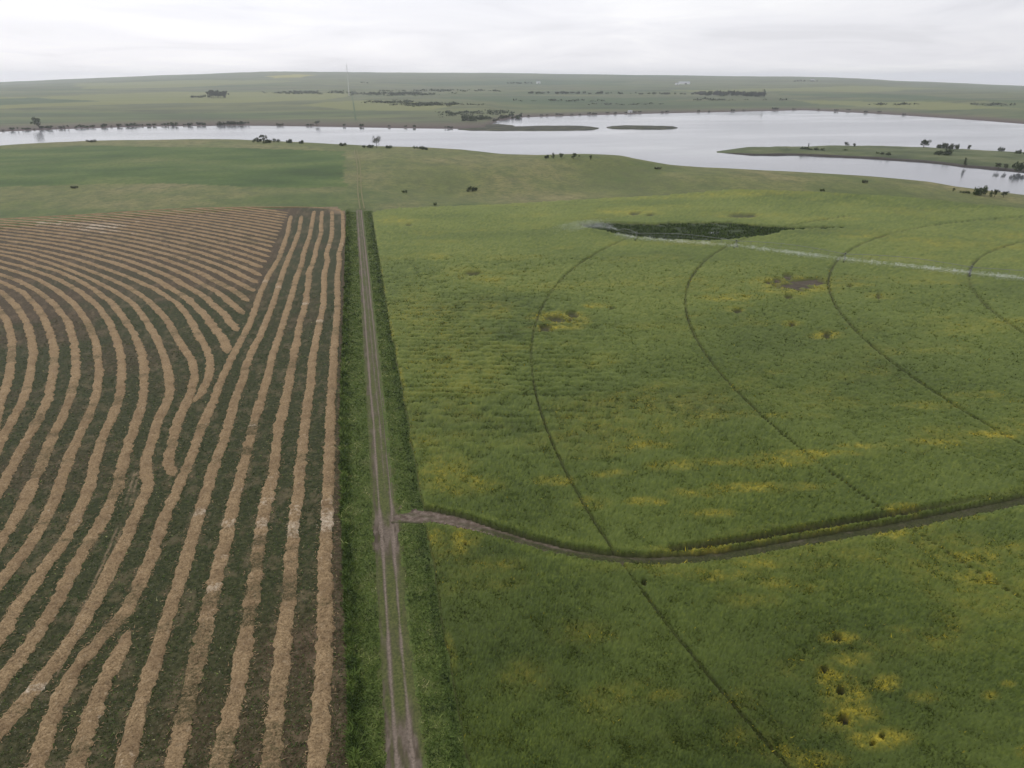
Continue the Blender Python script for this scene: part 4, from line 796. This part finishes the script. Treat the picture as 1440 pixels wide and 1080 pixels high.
for px, py, hp, kind, sx, lab in NEAR:
    p = at_px(px, py); hgt_ = {'shrub': 2.0, 'wide': 2.6, 'tree': 6.4, 'tall': 8.0}[kind]; sz_ = px_m(p) * hp / hgt_; plant('bush' if kind in ('shrub', 'wide') else 'bank_tree', kind, p - np.array([0, 0, 0.1]), sz_, lab, 'bush' if kind in ('shrub', 'wide') else 'tree', sx=sx * (0.62 if kind == 'wide' else 1))
PEN = [(1137, 206.5, 5, 'tall', .8, 'small slim tree on the peninsula crest near its tip'), (1190, 206.5, 6, 'tree', 1.0, 'left tree of a pair on the peninsula crest'), (1201, 207, 5, 'tree', .9, 'right tree of a pair on the peninsula crest'), (1298, 208.5, 10, 'tree', 1.2, 'tallest tree on the peninsula crest'),
 (1321, 209, 7, 'wide', .8, 'broad bush right of the tallest peninsula tree'), (1338, 210, 7, 'wide', 1.0, 'widest bush on the peninsula crest'), (1362, 211, 6, 'tree', .9, 'lone round tree on the right peninsula crest'), (1408, 213, 5, 'wide', .7, 'flat bush near the right end of the peninsula crest'),
 (1322, 219, 8, 'wide', 1.4, 'large dark thicket in the middle of the peninsula'), (1130, 212, 5, 'wide', .8, 'dark bush on the narrow part of the peninsula'), (1141, 212, 5, 'shrub', 1.4, 'round bush right of the dark bush on the narrow peninsula'), (1102, 211, 3, 'shrub', 1.2, 'tiny bush near the peninsula tip'),
 (1356, 233, 10, 'tall', .9, 'tall tree standing at the near peninsula shoreline'), (1404, 236.5, 6, 'tree', 1.2, 'left shoreline tree at the right end of the peninsula'), (1414, 237.5, 6, 'tree', 1.1, 'middle shoreline tree at the right end of the peninsula'), (1434, 239.5, 9, 'wide', .8, 'big dark shoreline clump at the right frame edge'), (1245, 218, 4, 'shrub', 1.3, 'small bush on the near slope of the peninsula'), (1188, 213, 3, 'shrub', 1.4, 'tiny bush on the mid slope of the peninsula'), (1432, 217, 5, 'wide', .9, 'dark bush on the slope near the right frame edge')]
for px, py, hp, kind, sx, lab in PEN:
    xy = ground(px, py, LAKE + 2.0); p = np.array([*xy, LAKE + 1.6]); hgt_ = {'shrub': 2.0, 'wide': 2.6, 'tree': 6.4, 'tall': 8.0}[kind]
    plant('bush' if kind in ('shrub', 'wide') else 'peninsula_tree', kind, p, px_m(p) * hp / hgt_, lab, 'bush' if kind in ('shrub', 'wide') else 'tree', sx=sx * (0.62 if kind == 'wide' else 1))
# far shore shrubs
def row(n, xs, yfun, hp, kinds, name, lab, cat, group, jy=0.6, sx=(0.9, 1.5)):
    for k in range(n):
        px = xs[0] + (xs[1] - xs[0]) * (k + random.uniform(0.0, 0.9)) / n; p = at_px(px, yfun(px) + random.uniform(-jy, jy)); kd = random.choice(kinds)
        p[2] = max(p[2], LAKE + 0.2); hgt_ = {'shrub': 2.0, 'wide': 2.6, 'tree': 6.4, 'tall': 8.0}[kd]; plant(name, kd, p, px_m(p) * random.uniform(*hp) / hgt_, f'{lab}, {ORD[k + 1]} from the left', cat, group, sx=random.uniform(*sx) * (0.62 if kd == 'wide' else 1))
shore_y = lambda x: np.interp(x, [q[0] for q in SHORE], [q[1] for q in SHORE]) - 1.4
row(38, (2, 290), shore_y, (1.0, 3.4), ['shrub', 'wide', 'tree', 'wide'], 'shore_shrub', 'dark shrub in the long row on the far left lake shore', 'shrub', 'shrubs along the far left lake shore')
row(6, (312, 348), shore_y, (2.5, 4), ['wide', 'shrub'], 'shore_shrub', 'dark shrub in the short far shore row', 'shrub', 'short far shore shrub row')
row(9, (380, 640), shore_y, (1.5, 2.6), ['wide', 'shrub'], 'shore_shrub', 'scattered low shrub on the far shore before the spit', 'shrub', 'scattered far shore shrubs')
p = at_px(55, 181); plant('shore_tree', 'tree', p, px_m(p) * 12 / 6.4, 'taller tree sticking out of the far left shore shrubs', 'tree', sx=.9)
p = at_px(446, 176); plant('shore_tree', 'tree', p, px_m(p) * 5 / 6.4, 'round tree pair on the far shore below the mast', 'tree', sx=1.5)
row(22, (652, 735), lambda x: np.interp(x, [652, 690, 735], [168, 169, 163.5]), (2.0, 5.0), ['wide', 'tree', 'shrub'], 'spit_shrub', 'dark shrub where the spit joins the far shore', 'shrub', 'shrubs at the root of the spit', jy=2.6)
row(14, (740, 905), shore_y, (1.2, 2.2), ['wide'], 'bay_shrub', 'low shrub along the bay shore left of the white cabin', 'shrub', 'bay shore shrubs', sx=(1.0, 1.8))
row(14, (910, 1290), shore_y, (1.2, 2.6), ['wide', 'shrub'], 'bay_shrub', 'low shrub along the bay shore right of the white cabin', 'shrub', 'right bay shore shrubs', jy=1.2)
row(9, (297, 319), lambda x: 137.5, (5, 9), ['tree', 'tree', 'tree'], 'farm_tree', 'dark tree in the compact farmyard grove beyond the lake', 'tree', 'farmyard grove trees')
row(8, (268, 297), lambda x: 137.0, (1.4, 2.6), ['wide', 'shrub'], 'grove_shrub', 'low shrub trailing left from the farmyard grove', 'shrub', 'shrubs left of the farmyard grove')
row(34, (985, 1076), lambda x: np.interp(x, [985, 1076], [133.5, 136.0]), (3.5, 6.0), ['tree', 'wide', 'tree'], 'shelterbelt_tree', 'dark tree in the long shelterbelt beyond the bay', 'tree', 'long shelterbelt trees', jy=0.7)
p = at_px(1074, 136); plant('shelterbelt_tree', 'tall', p, px_m(p) * 9 / 8, 'tall tree at the right end of the long shelterbelt', 'tree')
row(30, (745, 985), lambda x: np.interp(x, [745, 900, 985], [131.5, 132.5, 133]), (1.5, 3.2), ['wide', 'tree', 'wide'], 'hedgerow_tree', 'small dark tree in the thin hedgerow beyond the bay', 'tree', 'thin hedgerow trees')
row(10, (714, 750), lambda x: 118.0, (1.6, 2.8), ['tree', 'wide'], 'distant_tree', 'tiny dark tree in the distant grove near the skyline', 'tree', 'distant skyline grove')
row(9, (1115, 1150), lambda x: 114.5, (1.2, 2.0), ['tree', 'wide'], 'distant_tree', 'tiny tree around the far right farmstead', 'tree', 'far right farmstead trees')
row(3, (508, 518), lambda x: 117.0, (1.4, 2.2), ['tree', 'wide'], 'distant_tree', 'tiny dark bush on the slope right of the mast', 'tree', 'slope bushes right of the mast')
# brush in the coulees: too fine to count
cx_, cy_, cz_ = [], [], []
for px, py, rx, ry, m in ((560, 133, 60, 2.2, 110), (600, 147, 45, 2.4, 120), (550, 144, 30, 2.2, 50), (440, 131, 60, 1.6, 60), (645, 160, 40, 4, 50), (700, 158, 30, 3, 30), (620, 128, 80, 1.2, 40), (800, 142, 60, 1.2, 20), (1010, 141, 60, 1.2, 18), (1395, 148, 40, 1.5, 14), (1250, 147, 40, 1.2, 14), (880, 147, 40, 1, 14)):
    for _ in range(m):
        p = at_px(px + random.gauss(0, rx * .5), py + random.gauss(0, ry * .5))
        if p[2] > LAKE + 1: cx_.append(p[0]); cy_.append(p[1]); cz_.append(p[2])
P = np.c_[cx_, cy_, cz_]; r = np.random.default_rng(5); Q = np.repeat(P, 14, 0); n = len(Q); sc2 = np.repeat(r.uniform(1.2, 3.0, len(P)) * np.hypot(P[:, 0], P[:, 1]) / 2400, 14)[:, None]
Q = Q + r.normal(0, 1, (n, 3)) * sc2 * np.array([2.6, 2.0, 0.5]) + np.array([0, 0, 1]) * sc2 * 0.7
a = r.normal(0, 1, (n, 3)); a /= np.linalg.norm(a, axis=1)[:, None]; b_ = np.cross(a, r.normal(0, 1, (n, 3))); b_ /= np.linalg.norm(b_, axis=1)[:, None]; s_ = sc2 * 0.9
link('coulee_brush', make_mesh('coulee_brush', np.stack([Q - a * s_, Q + b_ * s_, Q + a * s_, Q - b_ * s_], 1).reshape(-1, 3), np.arange(4 * n).reshape(-1, 4), smooth=False), M_foli[0], kind='stuff', label='dark brush patches in the coulees beyond the lake', cat='brush')

# ------------------------------------------------------------------ far buildings and the mast
def shed(pos, L, W, Hh, name, label, cat, group=None):
    o = link(name, None, label=label, cat=cat, group=group, loc=tuple(pos), rz=-YAW + 0.1)
    mb = MB(); mb.box((0, 0, Hh / 2 - 0.5), (L, W, Hh + 1)); link('wall', mb.mesh('wall'), M_white, parent=o)
    h = W * 0.3; e = 0.4; v = [(-L / 2 - e, -W / 2 - e, Hh - .1), (L / 2 + e, -W / 2 - e, Hh - .1), (L / 2 + e, W / 2 + e, Hh - .1), (-L / 2 - e, W / 2 + e, Hh - .1), (-L / 2 - e, 0, Hh + h), (L / 2 + e, 0, Hh + h)]
    m = bpy.data.meshes.new('roof'); m.from_pydata(v, [], [(0, 1, 5, 4), (2, 3, 4, 5), (1, 2, 5), (3, 0, 4), (3, 2, 1, 0)]); link('roof', m, M_roof, parent=o)
    mb = MB(); mb.box((L * 0.1, -W / 2 - 0.05, Hh * 0.35), (L * 0.2, 0.12, Hh * 0.7)); link('door', mb.mesh('door'), M_dark, parent=o)
p = at_px(886, 158.8); shed(p, 11, 7, 4.5, 'shore_cabin', 'small white cabin on the far bay shore', 'cabin')
p = at_px(962, 118.5); shed(p, 75, 26, 9, 'farm_shed', 'long pale farm shed on the far plain right of centre', 'building')
p = at_px(952, 119.2); shed(p, 22, 14, 7, 'farmhouse', 'small pale farmhouse left of the long farm shed', 'building')
p = at_px(757, 117.5); shed(p, 24, 16, 8, 'farmhouse', 'tiny white farmhouse beside the distant grove', 'building')
p = at_px(1142, 114); shed(p, 30, 16, 8, 'farmhouse', 'tiny pale farmhouse at the far right farmstead', 'building')
p = at_px(491, 134.5); mh = px_m(p) * 36
o = link('radio_mast', None, label='slender pale lattice radio mast beyond the lake', cat='mast', loc=tuple(p))
w_ = 1.3; legs = [(w_ * math.cos(a), w_ * math.sin(a)) for a in (0.3, 2.39, 4.49)]
for lx, ly in legs:
    mb = MB(); mb.bar((lx, ly, -1), (lx, ly, mh), 0.30, 5); link('leg', mb.mesh('leg'), M_white, parent=o)
mb = MB()
for k in range(int(mh / 3)):
    for i in range(3):
        a, b_ = legs[i], legs[(i + 1) % 3]; mb.bar((*a, k * 3), (*b_, k * 3 + 3), 0.13, 3)
link('lattice_bracing', mb.mesh('lattice_bracing'), M_galv, parent=o)
mb = MB(); mb.bar((0, 0, mh), (0, 0, mh + 5), 0.2, 5); link('antenna', mb.mesh('antenna'), M_galv, parent=o)
for k in range(3):
    a = 0.3 + k * 2.094; mb = MB()
    for z in (0.5, 0.95): mb.bar((math.cos(a) * mh * .55, math.sin(a) * mh * .55, float(height(p[0] + math.cos(a) * mh * .55, p[1] + math.sin(a) * mh * .55) - p[2])), (0, 0, mh * z), 0.05, 3)
    link('guy_wire', mb.mesh('guy_wire'), M_galv, parent=o)

# ------------------------------------------------------------------ haze
zmin = -28.0 - 1.0; zmax = float(max(190, 0)); mb = MB()
zt = max(v.co.z for v in list(ter.data.vertices)[::37]); zt = max(zt, mh + p[2] + 5, EYE) + 6; zb = min(v.co.z for v in list(ter.data.vertices)[::11]) - 1.5
mb.box((0, 0, (zt + zb) / 2), (24000, 24000, zt - zb)); hz = link('haze', mb.mesh('haze'), kind='stuff')
m = bpy.data.materials.new('haze'); m.use_nodes = True; t = m.node_tree; t.nodes.clear(); o_ = N(t, 'ShaderNodeOutputMaterial'); v = N(t, 'ShaderNodeVolumePrincipled', Density=7.0e-5, Anisotropy=0.45)
v.inputs['Color'].default_value = (0.86, 0.90, 0.98, 1); t.links.new(v.outputs[0], o_.inputs['Volume']); hz.data.materials.append(m)
hz['label'] = 'pale haze over the prairie'; hz['category'] = 'haze'
